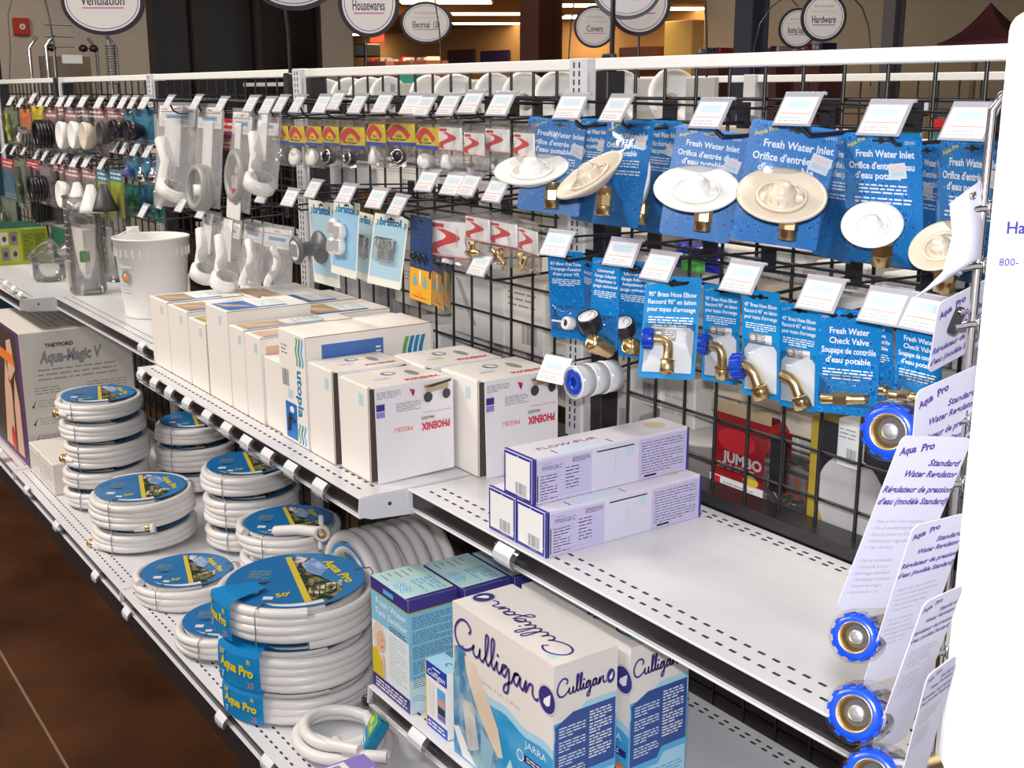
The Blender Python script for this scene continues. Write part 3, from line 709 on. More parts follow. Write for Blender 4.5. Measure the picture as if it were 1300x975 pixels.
def fitting(mb, kind):
    """brass pieces, drawn around the blister centre; -y is towards the shopper"""
    if kind == 'elbow90':
        mb.tube([(-0.016, -0.012, 0.018), (-0.002, -0.012, 0.017), (0.005, -0.012, 0.015), (0.009, -0.012, 0.009), (0.010, -0.012, 0.0), (0.010, -0.012, -0.018)], 0.0075, BRASS, 14)
        mb.lathe([(0.010, 0), (0.0105, -0.003), (0.0105, -0.016), (0.008, -0.017), (0.007, -0.012)], BRASS, 20, Matrix.Translation((0.010, -0.012, -0.016)))
        mb.lathe([(0.0085, -0.002), (0.0115, 0.0)], BRASS, 20, Matrix.Translation((0.010, -0.012, -0.014)))
        cap_nut(mb, Matrix.Translation((-0.012, -0.012, 0.018)) @ Matrix.Rotation(rad(-90), 4, 'Y'), 0.0145, 0.017)
    if kind in ('elbow45', 'elbow45_plain'):
        mb.tube([(-0.016, -0.014, 0.014), (-0.002, -0.013, 0.010), (0.004, -0.012, 0.004), (0.010, -0.012, -0.010)], 0.0085, BRASS, 14)
        d = Matrix.Translation((0.012, -0.012, -0.014)) @ Matrix.Rotation(rad(-20), 4, 'Y')
        mb.lathe([(0.009, 0.004), (0.012, 0.002), (0.0125, -0.013), (0.010, -0.015), (0.008, -0.008)], BRASS, 6, d, False)
        mb.lathe([(0.0118, -0.002), (0.0125, -0.013), (0.0095, -0.014)], BRASS, 20, d)
        if kind == 'elbow45': cap_nut(mb, Matrix.Translation((-0.010, -0.014, 0.013)) @ Matrix.Rotation(rad(-100), 4, 'Y') @ Matrix.Rotation(rad(15), 4, 'X'), 0.016, 0.016)
    if kind == 'valve':
        M = Matrix.Translation((0, -0.010, 0)) @ Matrix.Rotation(rad(84), 4, 'Y')
        mb.lathe([(0, -0.030), (0.0065, -0.030), (0.0075, -0.027), (0.0070, -0.014)], BRASS, 20, M)
        mb.lathe([(0.0070, -0.014), (0.0100, -0.013), (0.0100, 0.002), (0.008, 0.004)], BRASS, 6, M, False)
        mb.lathe([(0.008, 0.002), (0.008, 0.010), (0.0072, 0.011), (0.0075, 0.017), (0.0068, 0.018), (0.0072, 0.024), (0.005, 0.029), (0, 0.029)], BRASS, 20, M)
    if kind == 'gauge':
        M = Matrix.Translation((-0.008, -0.024, 0.016)) @ Matrix.Rotation(rad(28), 4, 'X')
        mb.lathe([(0, -0.012), (0.017, -0.012), (0.018, -0.010), (0.018, 0.010), (0.0165, 0.012), (0.015, 0.010)], BLACKP, 28, M)
        mb.lathe([(0.0155, 0.0102), (0, 0.0102)], PAPER, 28, M, False)
        T0 = mb.T; mb.T = (T0 @ M) if T0 else M
        G = Face((0, 0, 0.0106), (1, 0, 0), (0, 1, 0)); mb.ring(G, 0, 0, 0.0125, 0.0125, 0.001, INK, n=20, a0=-40, a1=220); mb.rect(G, -0.0005, 0, 0.0005, 0.010, RED, 2); mb.T = T0
        mb.cyl((-0.004, -0.022, 0.006), (0.0, -0.020, -0.006), 0.005, CHROME, 12)
        N = Matrix.Translation((0.004, -0.022, -0.016)) @ Matrix.Rotation(rad(62), 4, 'X') @ Matrix.Rotation(rad(-24), 4, 'Y')
        mb.lathe([(0.009, -0.03), (0.0125, -0.026), (0.0135, -0.008), (0.0145, -0.006), (0.0150, 0.006), (0.0140, 0.010), (0.0115, 0.011), (0.010, 0.008), (0.009, -0.006), (0, -0.006)], BRASS, 24, N)
    if kind == 'plug':
        N = Matrix.Translation((0.004, -0.008, 0)) @ Matrix.Rotation(rad(70), 4, 'X') @ Matrix.Rotation(rad(-30), 4, 'Y')
        mb.lathe([(0, -0.004), (0.010, -0.004), (0.0115, -0.002), (0.0115, 0.010), (0.010, 0.013), (0.0062, 0.013), (0.006, 0.009)], PLW, 22, N)
        mb.lathe([(0.006, 0.010), (0, 0.010)], BLACKP, 20, N, False)
        mb.cyl((-0.004, -0.012, 0.003), (-0.026, -0.016, 0.006), 0.0018, PLW, 8)
def fitting_pack(TL, TR, BL, y0, label, kind, lines, W=0.068, H=0.15, blister=True, cz=0.72, cx=0.0, sc=1.0, dark=False, title_h=0.0062, glare=False):
    M, W, H = card_frame(TL, TR, BL, y0, W, H)
    t = thing('fitting_pack', label, 'hanging pack', group='blue brass fitting packs', M=M); k = W/0.068
    mb = MB(); F = card_shape(mb, W, H, CARDBLUE2 if blister else CARDBLUE, r=0.004)
    mb.text(F, 'Aqua Pro', 0.004, H-0.012*k, 0.003*k, GOLD, rot=15)
    y = H-0.017*k
    for s_ in lines:
        y -= title_h*1.55*k; mb.text(F, s_, W/2, y, title_h*k, WTXT, 'C', 0.02, wid=min(W*0.86, W*0.86*len(s_)/20+0.012))
    mb.greek(F, W*.10, y-0.020*k, W*.9, y-0.006*k, 4, WTXT, al='C', seed=len(label))
    if blister and kind.startswith('elbow'):
        mb.rect(F, W*.20, y-0.038*k, W*.80, y-0.023*k, MGREY, 1); mb.disc(F, W*.30, y-0.0305*k, W*.07, 0.005*k, PLC, 2, 14); mb.disc(F, W*.68, y-0.0305*k, W*.08, 0.004*k, LGREY, 2, 14)
        mb.greek(F, W*.42, y-0.037*k, W*.6, y-0.025*k, 4, WTXT, e=2)
        mb.poly(F, [(W*.07, H*.06), (W*.93, H*.06), (W*.93, H*.46), (W*.85, H*.50), (W*.18, H*.50), (W*.07, H*.44)], mat('glare_card_white', (0.72, 0.76, 0.82), 0.4), 1)  # blister glare painted onto the blue card as a whitish panel
        mb.rect(F, W*.62, y-0.038*k, W*.80, y-0.024*k, PAPERS, 3)
    mb.build('card', t)
    mb = MB(); mb.T = Matrix.Translation((cx, 0, -H*cz)) @ Matrix.Scale(sc, 4); fitting(mb, kind); mb.T = None; mb.build('fitting', t)
    mb = MB(); mb.pillow(W*0.9, H*(0.50 if blister else 0.3), 0.052 if kind.startswith('elbow') or kind == 'gauge' else 0.03, CLEAR, -H*(0.46 if blister else 0.62), 0, seed=len(label), wr=0.05, both=False); mb.build('blister', t)
    return t
E9 = ["90° Brass Hose Elbow", "Raccord 90° en laiton", "pour tuyau d'arrosage"]; E4 = ["45° Brass Hose Elbow", "Raccord 45° en laiton", "pour tuyau d'arrosage"]
CV = ['Fresh Water', 'Check Valve', 'Soupape de contrôle', "d'eau potable"]; GA = ['Universal', 'Gauge Adapter', 'Adaptateur à', 'jauge universel']
fitting_pack((737, 328), (756, 332), (735, 432), -0.12, 'blue fitting pack mostly hidden behind the blow out plug pack', 'plug', ['RV Blow Out Tube'], W=0.06, blister=False)
fitting_pack((783, 330), (828, 340), (785, 452), -0.14, 'deeper blue pack with a second black pressure gauge', 'gauge', GA, W=0.06, H=.14, cz=.74, blister=False)
fitting_pack((893, 360), (940, 366), (891, 482), -0.13, 'deeper blue pack with a brass elbow, behind the front right angle elbow', 'elbow90', E9, W=0.062, H=.14)
fitting_pack((1082, 392), (1132, 398), (1088, 520), -0.13, 'deeper blue check valve pack behind the front one', 'valve', CV, W=0.062, blister=False)
fitting_pack((695, 318), (741, 325), (700, 428), -0.22, 'blue pack with a white blow out plug', 'plug', ['RV Blow Out Tube', "Dompage d'assainir", "d'eau pour VR"], blister=False, cz=.80, W=0.06, cx=0.003)
fitting_pack((752, 326), (788, 332), (748, 440), -0.22, 'front blue pack with a black pressure gauge on a brass tee', 'gauge', GA, W=0.056, H=.14, cz=.80, sc=1.05, blister=False)
fitting_pack((821, 350), (893, 353), (809, 479), -0.225, 'front blue pack with a right angle brass elbow and blue nut', 'elbow90', E9, W=0.078, H=.15, cz=.76, sc=1.0, cx=-0.008)
fitting_pack((942, 366), (990, 368), (942, 500), -0.225, 'blue pack with a forty-five degree brass elbow and blue nut on its left', 'elbow45', E4, W=0.06, H=.15, cz=.78, sc=1.05, cx=-0.006)
fitting_pack((990, 383), (1040, 390), (988, 514), -0.20, 'blue pack with a bent brass hose elbow and no nut showing', 'elbow45_plain', E4, W=0.06, cz=.76)
fitting_pack((1040, 390), (1121, 396), (1034, 522), -0.225, 'front blue check valve pack with a horizontal brass valve', 'valve', CV, W=0.078, blister=False, cz=.82, title_h=0.0072)
fitting_pack((1139, 402), (1198, 402), (1134, 512), -0.225, 'rightmost blue check valve pack half behind the grey cards', 'valve', CV, W=0.07, blister=False, cz=.85)

# rolls of thread tape on one hook
P = py(735, 484, -0.235)
for k in range(3):
    t = thing('tape_roll', 'clear and blue roll of thread tape on its hook, %s' % ('front one with the blue hub', 'middle one', 'rear one')[k], 'tape roll', (P[0]+0.0, P[1]+0.029*k+0.002, P[2]), 'thread tape rolls')
    mb = MB(); X = Matrix.Rotation(rad(90), 4, 'X'); mb.lathe([(0.012, -0.013), (0.0265, -0.013), (0.0265, 0.013), (0.012, 0.013)], mat('tape_clear', (0.70, 0.74, 0.78), 0.2, alpha=0.8, spec=.8), 30, X)
    mb.lathe([(0.0255, 0.0135), (0.0275, 0.0135), (0.0275, 0.0115), (0.0255, 0.0115)], PLW, 30, X); mb.build('casing', t)
    mb = MB(); mb.lathe([(0.008, 0.012), (0.008, 0.0145), (0.021, 0.0145), (0.022, 0.012)], BLUECAP, 26, X); mb.lathe([(0.008, 0.012), (0.008, -0.012)], BLUECAP, 20, X); mb.build('hub', t)

# ---------------- small bags with printed header
BAG = {}
def header_bag(hTL, hTR, hBL, bag_bot, y0, label, style, content, W=0.09, group=None, name='header_bag', top=0.012, H=0.05, fat=0.03, wbag=1.06):
    M, W, H = card_frame(hTL, hTR, hBL, y0, W, H)
    t = thing(name, label, 'hanging bag', group=group, M=M)
    pb = proj(np.array(M.translation) + np.array([0, 0, -1.0])*H); k = H/max(1, (pb[1]-(hTL[1]+hTR[1])/2)); Hb = (bag_bot-(hTL[1]+hTR[1])/2)*k
    mb = MB(); F = card_shape(mb, W, H, {'yellow': YELLOW, 'swoosh': PAPER, 'white': PAPER}.get(style, style if not isinstance(style, str) else PAPER), hole=False, r=0.001)
    w, h = W, H
    if style == 'yellow':
        mb.rect(F, 0, 0, w, h*.17, ROYAL); mb.poly(F, [(0, h*.17), (w*.30, h*.17), (w*.1, h*.3), (0, h*.35)], YELLOW, 2)
        n = 12; out = [(0, h*.28)] + [(w*(.02+.80*q/n), h*(.30+.66*math.sin(math.pi*min(1, .12+.80*q/n)))) for q in range(n+1)]
        inn = [(w*(.20+.42*q/n), h*(.22+.52*math.sin(math.pi*(.05+.85*q/n)))) for q in range(n+1)]
        vs = []; fs = []
        O = [(w*(.00+.86*q/n), h*(.25+.73*math.sin(math.pi*(.14+.74*q/n)))) for q in range(n+1)]; I = [(w*(.16+.58*q/n), h*(.20+.50*math.sin(math.pi*(.02+.92*q/n)))) for q in range(n+1)]
        for a, b in zip(O, I): vs += [F.p(*a, 2), F.p(*b, 2)]
        mb.add(vs, [(2*q, 2*q+1, 2*q+3, 2*q+2) for q in range(n)], RED)
        mb.poly(F, [(0, h), (w*.22, h), (0, h*.62)], INK, 2); mb.poly(F, [(0, h*.95), (0, h*.6), (w*.2, h)], WTXT, 3) if False else None
        mb.text(F, 'Drain', w*.45, h*.40, h*.12, INK, 'C', .02, e=3); mb.text(F, 'Sink Strainer', w*.42, h*.24, h*.12, INK, 'C', .02, wid=w*.55, e=3)
    elif style == 'swoosh':
        n = 14; vs = []
        A_ = []; 
        for q in range(n+1):
            s_ = q/n; cx = w*(.30+.28*math.sin(2*math.pi*(s_*0.95)-.2)); cz = h*(.78-.70*s_); A_.append((cx, cz, w*(.10+.10*math.sin(math.pi*s_))))
        for cx, cz, hw in A_: vs += [F.p(max(0, cx-hw), cz, 2), F.p(cx+hw, cz, 2)]
        mb.add(vs, [(2*q, 2*q+2, 2*q+3, 2*q+1) for q in range(n)], RED)
        mb.rect(F, w*.03, h*.82, w*.35, h*.93, RED, 2); mb.rect(F, 0, 0, w, h*.025, RED, 2); mb.rect(F, 0, h*.045, w, h*.055, RED, 2); mb.greek(F, w*.66, h*.3, w*.72, h*.85, 9, LGREY, e=2)
    elif style == 'white':
        mb.rect(F, 0.03*w, h*.70, w*.97, h*.74, RED, 2); mb.rect(F, w*.18, h*.36, w*.82, h*.58, SKY, 2); mb.rect(F, w*.25, h*.44, w*.75, h*.50, INKB, 3); mb.greek(F, w*.08, h*.1, w*.9, h*.28, 2, LGREY, e=2); mb.text(F, 'WATTS', w*.5, h*.80, h*.1, INK, 'C', .02)
    else:
        mb.greek(F, w*.1, h*.5, w*.9, h*.9, 3, WTXT, e=2); mb.greek(F, w*.1, h*.1, w*.7, h*.4, 3, INKG, e=2)
    mb.build('header_card', t)
    # contents
    mb = MB(); zc = -H-(Hb-H)*0.5; rr = random.Random(int(hTL[0])); s = min(W, Hb-H)
    X = Matrix.Rotation(rad(75), 4, 'X') @ Matrix.Rotation(rad(rr.uniform(-20, 20)), 4, 'Y')
    T = Matrix.Translation((0, -0.006, zc))
    if content == 'strainer': mb.lathe([(0, .004), (s*.16, .004), (s*.2, 0), (s*.30, .002), (s*.42, .006), (s*.43, .003), (s*.3, -.004), (0, -.012)], CHROME, 22, T @ X); mb.disc(Face(tuple(T @ Vector((0, -0.008, 0))), (1, 0, 0), (0, 0, 1)), 0, 0, s*.12, s*.12, INKG)
    elif content == 'plug': mb.lathe([(0, .008), (s*.36, .008), (s*.4, .004), (s*.34, -.004), (s*.2, -.010), (0, -.012)], PLW, 22, T @ X)
    elif content == 'black_plug': mb.lathe([(0, .008), (s*.36, .008), (s*.38, .004), (s*.3, -.008), (0, -.012)], BLACKP, 22, T @ X); mb.torus((0, 0, 0.009), s*.30, .002, CHROME, 'z', 20, 6, T @ X); mb.tube([(-s*.15, -0.02, zc+s*.2), (0, -0.024, zc), (-s*.05, -0.02, zc-s*.25)], .0022, CHROME, 6)
    elif content == 'caps': mb.lathe([(0, .012), (s*.28, .012), (s*.32, .006), (s*.32, -.010), (0, -.010)], PLW, 20, T @ X)
    elif content == 'brass':
        s2 = s/0.05; Q = Matrix.Translation((0, -0.004, zc)) @ Matrix.Rotation(rad(rr.uniform(-40, 40)), 4, 'Y') @ Matrix.Scale(min(1.15, s2), 4); mb.T = Q; fitting(mb, 'valve'); mb.cyl((0, -.01, 0), (0.002, -.012, .022), .006, BRASS, 12); mb.lathe([(.006, .018), (.009, .020), (.009, .027), (.006, .028)], BRASS, 6, Matrix.Translation((0, -.011, 0)), False); mb.T = None
    elif content == 'fitting_grey': mb.cyl((-s*.2, -.008, zc), (s*.2, -.008, zc+s*.1), s*.12, STEEL, 12); mb.cyl((0, -.008, zc), (0.0, -.008, zc-s*.2), s*.14, LGREY, 12)
    elif content == 'tube':
        mb.tube([(-s*.35, -.01, zc+s*.5), (-s*.1, -.014, zc+s*.1), (-s*.25, -.012, zc-s*.45)], s*.13, PLW, 12); mb.lathe([(s*.2, 0), (s*.32, .004), (s*.32, .03), (s*.22, .034)], PLW, 20, Matrix.Translation((s*.02, -.012, zc-s*.55)) @ Matrix.Rotation(rad(30), 4, 'Y'))
        mb.box((-s*.3, -.004, zc), (s*.15, -.002, zc+s*.9), PAPER)
    elif content == 'coil':
        for q in range(3): mb.torus((0, -.008-.010*q, zc-s*.35), s*.34, s*.07, mat('grey_tube', (.34, .34, .33), .4), 'y', 26, 8, Matrix.Translation((0, 0, 0)) )
        mb.lathe([(0, 0), (s*.14, 0), (s*.16, .03), (0, .032)], PLW, 16, Matrix.Translation((0, -.012, zc-s*.5)))
        mb.box((-s*.2, -.004, zc), (s*.2, -.002, zc+s*.8), PAPER)
    elif content == 'plate':
        mb.box((-s*.42, -.012, zc-s*.75), (s*.30, -.008, zc-s*.05), PLW, .003); mb.torus((s*.05, -.012, zc-s*.05), s*.36, s*.09, mat('grey_tube', (.34, .34, .33), .4), 'y', 26, 8)
        mb.cyl((s*.1, -.014, zc-s*.3), (s*.1, -.02, zc-s*.3), s*.06, RED, 10); mb.box((-s*.25, -.005, zc), (s*.05, -.003, zc+s*.8), PAPER)
    elif content == 'rings':
        mb.tube([(s*.22*math.sin(q*.42), -.010, zc+s*(.5-.09*q)) for q in range(12)], s*.10, PLW, 10)
    if mb.v: mb.build('contents', t)
    mb = MB(); mb.pillow(W*wbag, Hb+0.5*top, fat, CLEARW if style == 'white' else CLEARH, top*.5, 0.002, seed=int(hTL[0]+hTL[1]), wr=0.22, belly=1.6); mb.build('plastic_bag', t)
    return t
for k, (a, b, z0, z1, c, extra) in enumerate(((344.5, 365, 159, 181, 'strainer', 'a chrome strainer'), (365.5, 385.5, 160, 184, 'plug', 'a white stopper'), (386.5, 407, 160, 184, 'plug', 'an oval cream stopper'), (408, 429, 160, 184, 'black_plug', 'a black plug and chrome ring'),
        (430, 462, 161, 188, 'black_plug', 'a chrome ring, card turned sideways'), (464, 488, 157, 184, 'plug', 'a round white stopper'), (489, 526, 157, 184, 'black_plug', 'a black diamond plug'), (527, 556, 161, 188, 'caps', 'a white cap, nearest the swoosh bags'))):
    tilt_ = 4 if k in (4,) else 0
    header_bag((a, z0), (b, z0+(-6 if k == 4 else 2 if k < 4 else 6 if k == 7 else 0)), (a+2, z1), z1+29, -0.235, 'yellow red and blue carded bag with ' + extra, 'yellow', c, W=0.085, group='yellow drain bags', name='drain_bag', H=.085, top=.03)
for k, (a, b, z0, z1, c, ex) in enumerate(((557, 586, 161, 190, 'caps', 'white caps, beside the yellow bags'), (589, 614, 168, 196, 'fitting_grey', 'grey fittings, hanging lowest'), (616, 646, 163, 192, 'fitting_grey', 'chrome fittings'), (652, 678, 168, 198, 'fitting_grey', 'small fittings next to the first blue pack'))):
    header_bag((a, z0), (b, z0+1), (a+1, z1), z1+30, -0.235, 'top row red swoosh bag with ' + ex, 'swoosh', c, W=0.08, group='red swoosh bags', name='swoosh_bag', H=.085, top=.03)
for k, (a, b, z0, z1, c, ex) in enumerate(((546, 596, 279, 324, 'caps', 'the largest card of its row'), (591, 621, 274, 303, 'brass', 'a brass elbow fitting'), (622, 656, 280, 309, 'brass', 'a brass tee fitting'), (658, 682, 288, 317, 'brass', 'a brass fitting beside the price tag'))):
    header_bag((a, z0), (b, z0+(0 if k else 2)), (a+1, z1), z1+(12 if k == 0 else 32), -0.235, 'second row red swoosh bag, ' + ex, 'swoosh', c, W=0.085 if k else .1, group='red swoosh bags', name='swoosh_bag', H=.085, top=.03)
for k, (a, b, z0, z1, bot, c, ex) in enumerate(((203, 248, 134, 160, 254, 'tube', 'bent white pipe pieces, the leftmost of the upper row'), (252, 282, 136, 162, 255, 'coil', 'a grey hose coil'), (296, 320, 142, 169, 262, 'plate', 'a white plate, in the widest bag'), (322, 354, 148, 170, 246, 'tube', 'small white parts beside the drain bags'),
        (258, 279, 270, 284, 362, 'tube', 'grey sheet, behind the carton row'), (281, 305, 280, 298, 366, 'tube', 'a white bent pipe, low behind the cartons'), (310, 333, 284, 303, 368, 'rings', 'white rings, low above the cartons'), (335, 370, 288, 312, 366, 'rings', 'curled white flex, low beside the post'))):
    header_bag((a, z0), (b, z0+(6 if k < 3 else -4 if k == 3 else 3)), (a-1, z1), bot, -0.235, 'clear bag, white header, ' + ex, 'white', c, W=0.15 if k < 4 else 0.12, group='large clear bags', name='parts_bag', H=.09, fat=.05, top=.02, wbag=1.15)

# ---------------- pale blue bristol cards
def bristol(TL, TR, BL, y0, label, kind, W=0.125, H=.27):
    M, W, H = card_frame(TL, TR, BL, y0, W, H)
    t = thing('bristol_card', label, 'hanging card', group='pale blue bristol cards', M=M)
    LB = mat('bristol_blue', (0.42, 0.62, 0.74), 0.4); BC = mat('bristol_cream', (0.82, 0.83, 0.74), 0.4)
    mb = MB(); F = card_shape(mb, W, H, BC, r=0.003)
    mb.rect(F, W*.035, H*.10, W*.965, H*.86, LB if kind != 'white' else mat('bristol_mid', (0.30, 0.55, 0.78), .4)); n = 14
    for q in range(n): mb.disc(F, W*(.07+.86*q/(n-1)), H*.10, W*.035, H*.012, BC, 2, 8)
    mb.text(F, 'bristol', W*.50, H*.85, H*.10, mat('bristol_ink', (0.01, 0.19, 0.42), .4), 'C', .05, wid=W*.64)
    for sx in (.09, .90):
        for q in range(3): mb.ring(F, W*(sx+.02*q-.02), H*.875, W*.055, H*.05, W*.02, (TEAL, SKY, LIME)[q], 2, 12, -60, 60)
    for q in range(24): mb.rect(F, W*.05, H*(.13+.03*q), W*.95, H*(.132+.03*q), mat('bristol_line', (0.36, 0.55, 0.68), .4), 2)
    mb.build('card', t)
    mb = MB()
    if kind == 'spool':
        X = Matrix.Translation((-W*.12, 0, -H*.55)) @ Matrix.Rotation(rad(90), 4, 'X'); G = mat('spool_grey', (.12, .12, .13), .4)
        mb.lathe([(0.0, 0.0), (0.036, 0.0), (0.038, .004), (.036, .008), (.018, .010), (.016, .05), (.028, .055), (.032, .060), (.030, .065), (.022, .066)], G, 26, X)
        mb.lathe([(.022, .0665), (0, .0665)], PLW, 22, X, False)
        for q in range(5): mb.box((-W*.12-.016+.007*q, -.0685, -H*.55-.014), (-W*.12-.0135+.007*q, -.067, -H*.55+.014), INKG)
    elif kind == 'white':
        for cx, cz in ((-.30, .37), (-.06, .41), (-.30, .62), (-.06, .60)):
            X = Matrix.Translation((W*cx, 0, -H*cz)) @ Matrix.Rotation(rad(90), 4, 'X'); r = W*.155
            mb.lathe([(r*.7, 0.0), (r, .004), (r, .014), (r*.9, .017), (0, .017)], PLW, 24, X)
            for q in range(6): mb.box((W*cx-r*.75+r*.27*q, -.0185, -H*cz-r*.6), (W*cx-r*.65+r*.27*q, -.0168, -H*cz+r*.6), LGREY)
    else:
        mb.box((-W*.30, -.014, -H*.66), (W*.26, -.0005, -H*.32), CLEAR2, .004)
        for q in range(5): mb.torus((-W*.2+W*.09*q, -.008, -H*(.40+.05*(q % 2))), W*.07, .002, LGREY, 'y', 14, 5)
    mb.build('blister_parts', t)
    return t
bristol((455, 268), (474, 272), (453, 352), -0.13, 'grey bristol card seen edge on behind the others', 'plain', W=.1)
bristol((391, 253), (424, 256), (399, 357), -0.225, 'pale bristol card with a grey spool standing out of it', 'spool')
bristol((424, 253), (457, 265), (420, 345), -0.228, 'bluer bristol card with four white slotted discs', 'white')
bristol((476, 270), (519, 276), (466, 358), -0.228, 'front bristol card with a clear packet of small rings', 'packet')

# ---------------- navy and yellow cards
def oring(TL, TR, BL, y0, label, W=0.10, H=.3):
    M, W, H = card_frame(TL, TR, BL, y0, W, H)
    t = thing('oring_card', label, 'hanging card', group='navy and yellow cards', M=M)
    N2 = mat('card_navy', (.012, .045, .15), .35); mb = MB(); F = card_shape(mb, W, H, N2, r=.003)
    OY = mat('card_amber', (.85, .42, .01), .4); mb.rect(F, 0, 0, W, H*.38, OY)
    LN = mat('card_line_blue', (.03, .13, .33), .4)
    for r in range(4):
        for c in range(4): mb.ring(F, W*(.15+.23*c), H*(.46+.13*r), W*.08, W*.08, W*.015, LN, 2, 14)
    for cx in (.25, .70): mb.poly(F, [(W*(cx+.11*math.cos(a)), H*(.22+.055*math.sin(a)+(0.05 if abs(a-math.pi/2) < .1 else 0))) for a in [rad(30*q) for q in range(12)]], mat('drop_teal', (.18, .42, .45), .4), 2)
    mb.poly(F, [(W*.43, H*.36), (W*.52, H*.36), (W*.50, H*.2), (W*.46, H*.2)], PAPER, 2)
    mb.text(F, 'O-Ring', W*.45, H*.075, H*.03, RED, 'C'); mb.greek(F, W*.15, H*.03, W*.8, H*.065, 1, RED, e=2)
    mb.rect(F, W*.88, H*.30, W*.97, H*.38, INK, 2)
    mb.build('card', t)
    mb = MB()
    for c in range(3): mb.torus((W*(-.3+.25*c), -.004, -H*.48), W*.08, .0022, BLACKP, 'y', 16, 6)
    mb.build('rubber_rings', t)
    return t
oring((563, 272), (575, 275), (560, 382), -0.12, 'hindmost navy and amber card, tallest of its three')
oring((546, 272), (562, 276), (548, 384), -0.17, 'middle navy and amber card half hidden by the front one')
oring((521, 272), (549, 276), (520, 377), -0.228, 'front navy and amber card with two teal drops')

# ---------------- generic packs of the far dim section
def small_pack(u, v, w, h, label, hdr, body, obj_, oc, y0=-0.235, name='hanging_pack', phi=0):
    """card w x h pixels whose top centre is at u,v"""
    A = py(u-w/2, v, y0); B_ = py(u+w/2, v, y0); Wd = abs(B_[0]-A[0]); Cc = py(u-w/2, v+h, y0); Hh = A[2]-Cc[2]
    t = thing(name, label, 'hanging pack', ((A[0]+B_[0])/2, y0, A[2]), 'small packs of the far section'); t.rotation_euler = (0, 0, phi)
    mb = MB(); F = card_shape(mb, Wd, Hh, body, r=.004)
    if hdr: mb.rect(F, 0, Hh*.75, Wd, Hh, hdr); mb.greek(F, Wd*.1, Hh*.78, Wd*.9, Hh*.96, 2, WTXT, e=2)
    mb.greek(F, Wd*.1, Hh*.05, Wd*.9, Hh*.2, 2, LGREY, e=2)
    mb.build('card', t)
    mb = MB(); s = min(Wd*.8, Hh*.6); zc = -Hh*.58; X = Matrix.Translation((0, 0, zc)) @ Matrix.Rotation(rad(90), 4, 'X')
    if obj_ == 'coil':
        for q in range(5): mb.torus((0, -.010-.012*q, zc), s*.48, s*.06, oc, 'y', 24, 7)
    elif obj_ == 'cup': mb.lathe([(s*.25, 0), (s*.30, .01), (s*.46, .03), (s*.5, .05), (s*.44, .055), (s*.3, .03), (0, .03)], oc, 22, X)
    elif obj_ == 'bottle': mb.lathe([(0, -s*.55), (s*.24, -s*.5), (s*.26, s*.1), (s*.12, s*.3), (s*.10, s*.42), (0, s*.42)], oc, 16, Matrix.Translation((0, -s*.26, zc)))
    elif obj_ == 'tool': mb.tube([(-s*.1, -.01, zc+s*.7), (0, -.012, zc), (s*.15, -.01, zc-s*.5)], s*.10, oc, 10); mb.lathe([(0, 0), (s*.2, .002), (s*.22, .02), (0, .022)], oc, 14, X)
    elif obj_ == 'bulb': mb.lathe([(0, -s*.45), (s*.2, -s*.4), (s*.33, -s*.15), (s*.26, s*.1), (s*.13, s*.25), (s*.13, s*.4), (0, s*.42)], oc, 18, Matrix.Translation((0, -s*.33, zc)))
    elif obj_ == 'cone': mb.lathe([(0, s*.5), (s*.12, s*.48), (s*.4, -s*.3), (s*.45, -s*.45), (0, -s*.45)], oc, 16, Matrix.Translation((0, -s*.45, zc)))
    if mb.v: mb.build('contents', t)
    mb = MB(); mb.pillow(Wd*1.04, Hh, .05 if obj_ else .01, CLEAR, 0, 0, seed=int(u+v), both=False); mb.build('plastic_cover', t)
    return t
PG = mat('pack_green_grey', (.16, .20, .14), .5); PB = mat('pack_blue', (.03, .22, .38), .4); PU = mat('pack_purple_grey', (.22, .19, .22), .5); PR = mat('pack_rose', (.42, .16, .18), .5)
BULB = mat('blue_glass', (.10, .14, .45), .08, coat=.5); DKG = mat('dark_glass_green', (.06, .10, .06), .2)
L_ = 'small pack in the far section, '
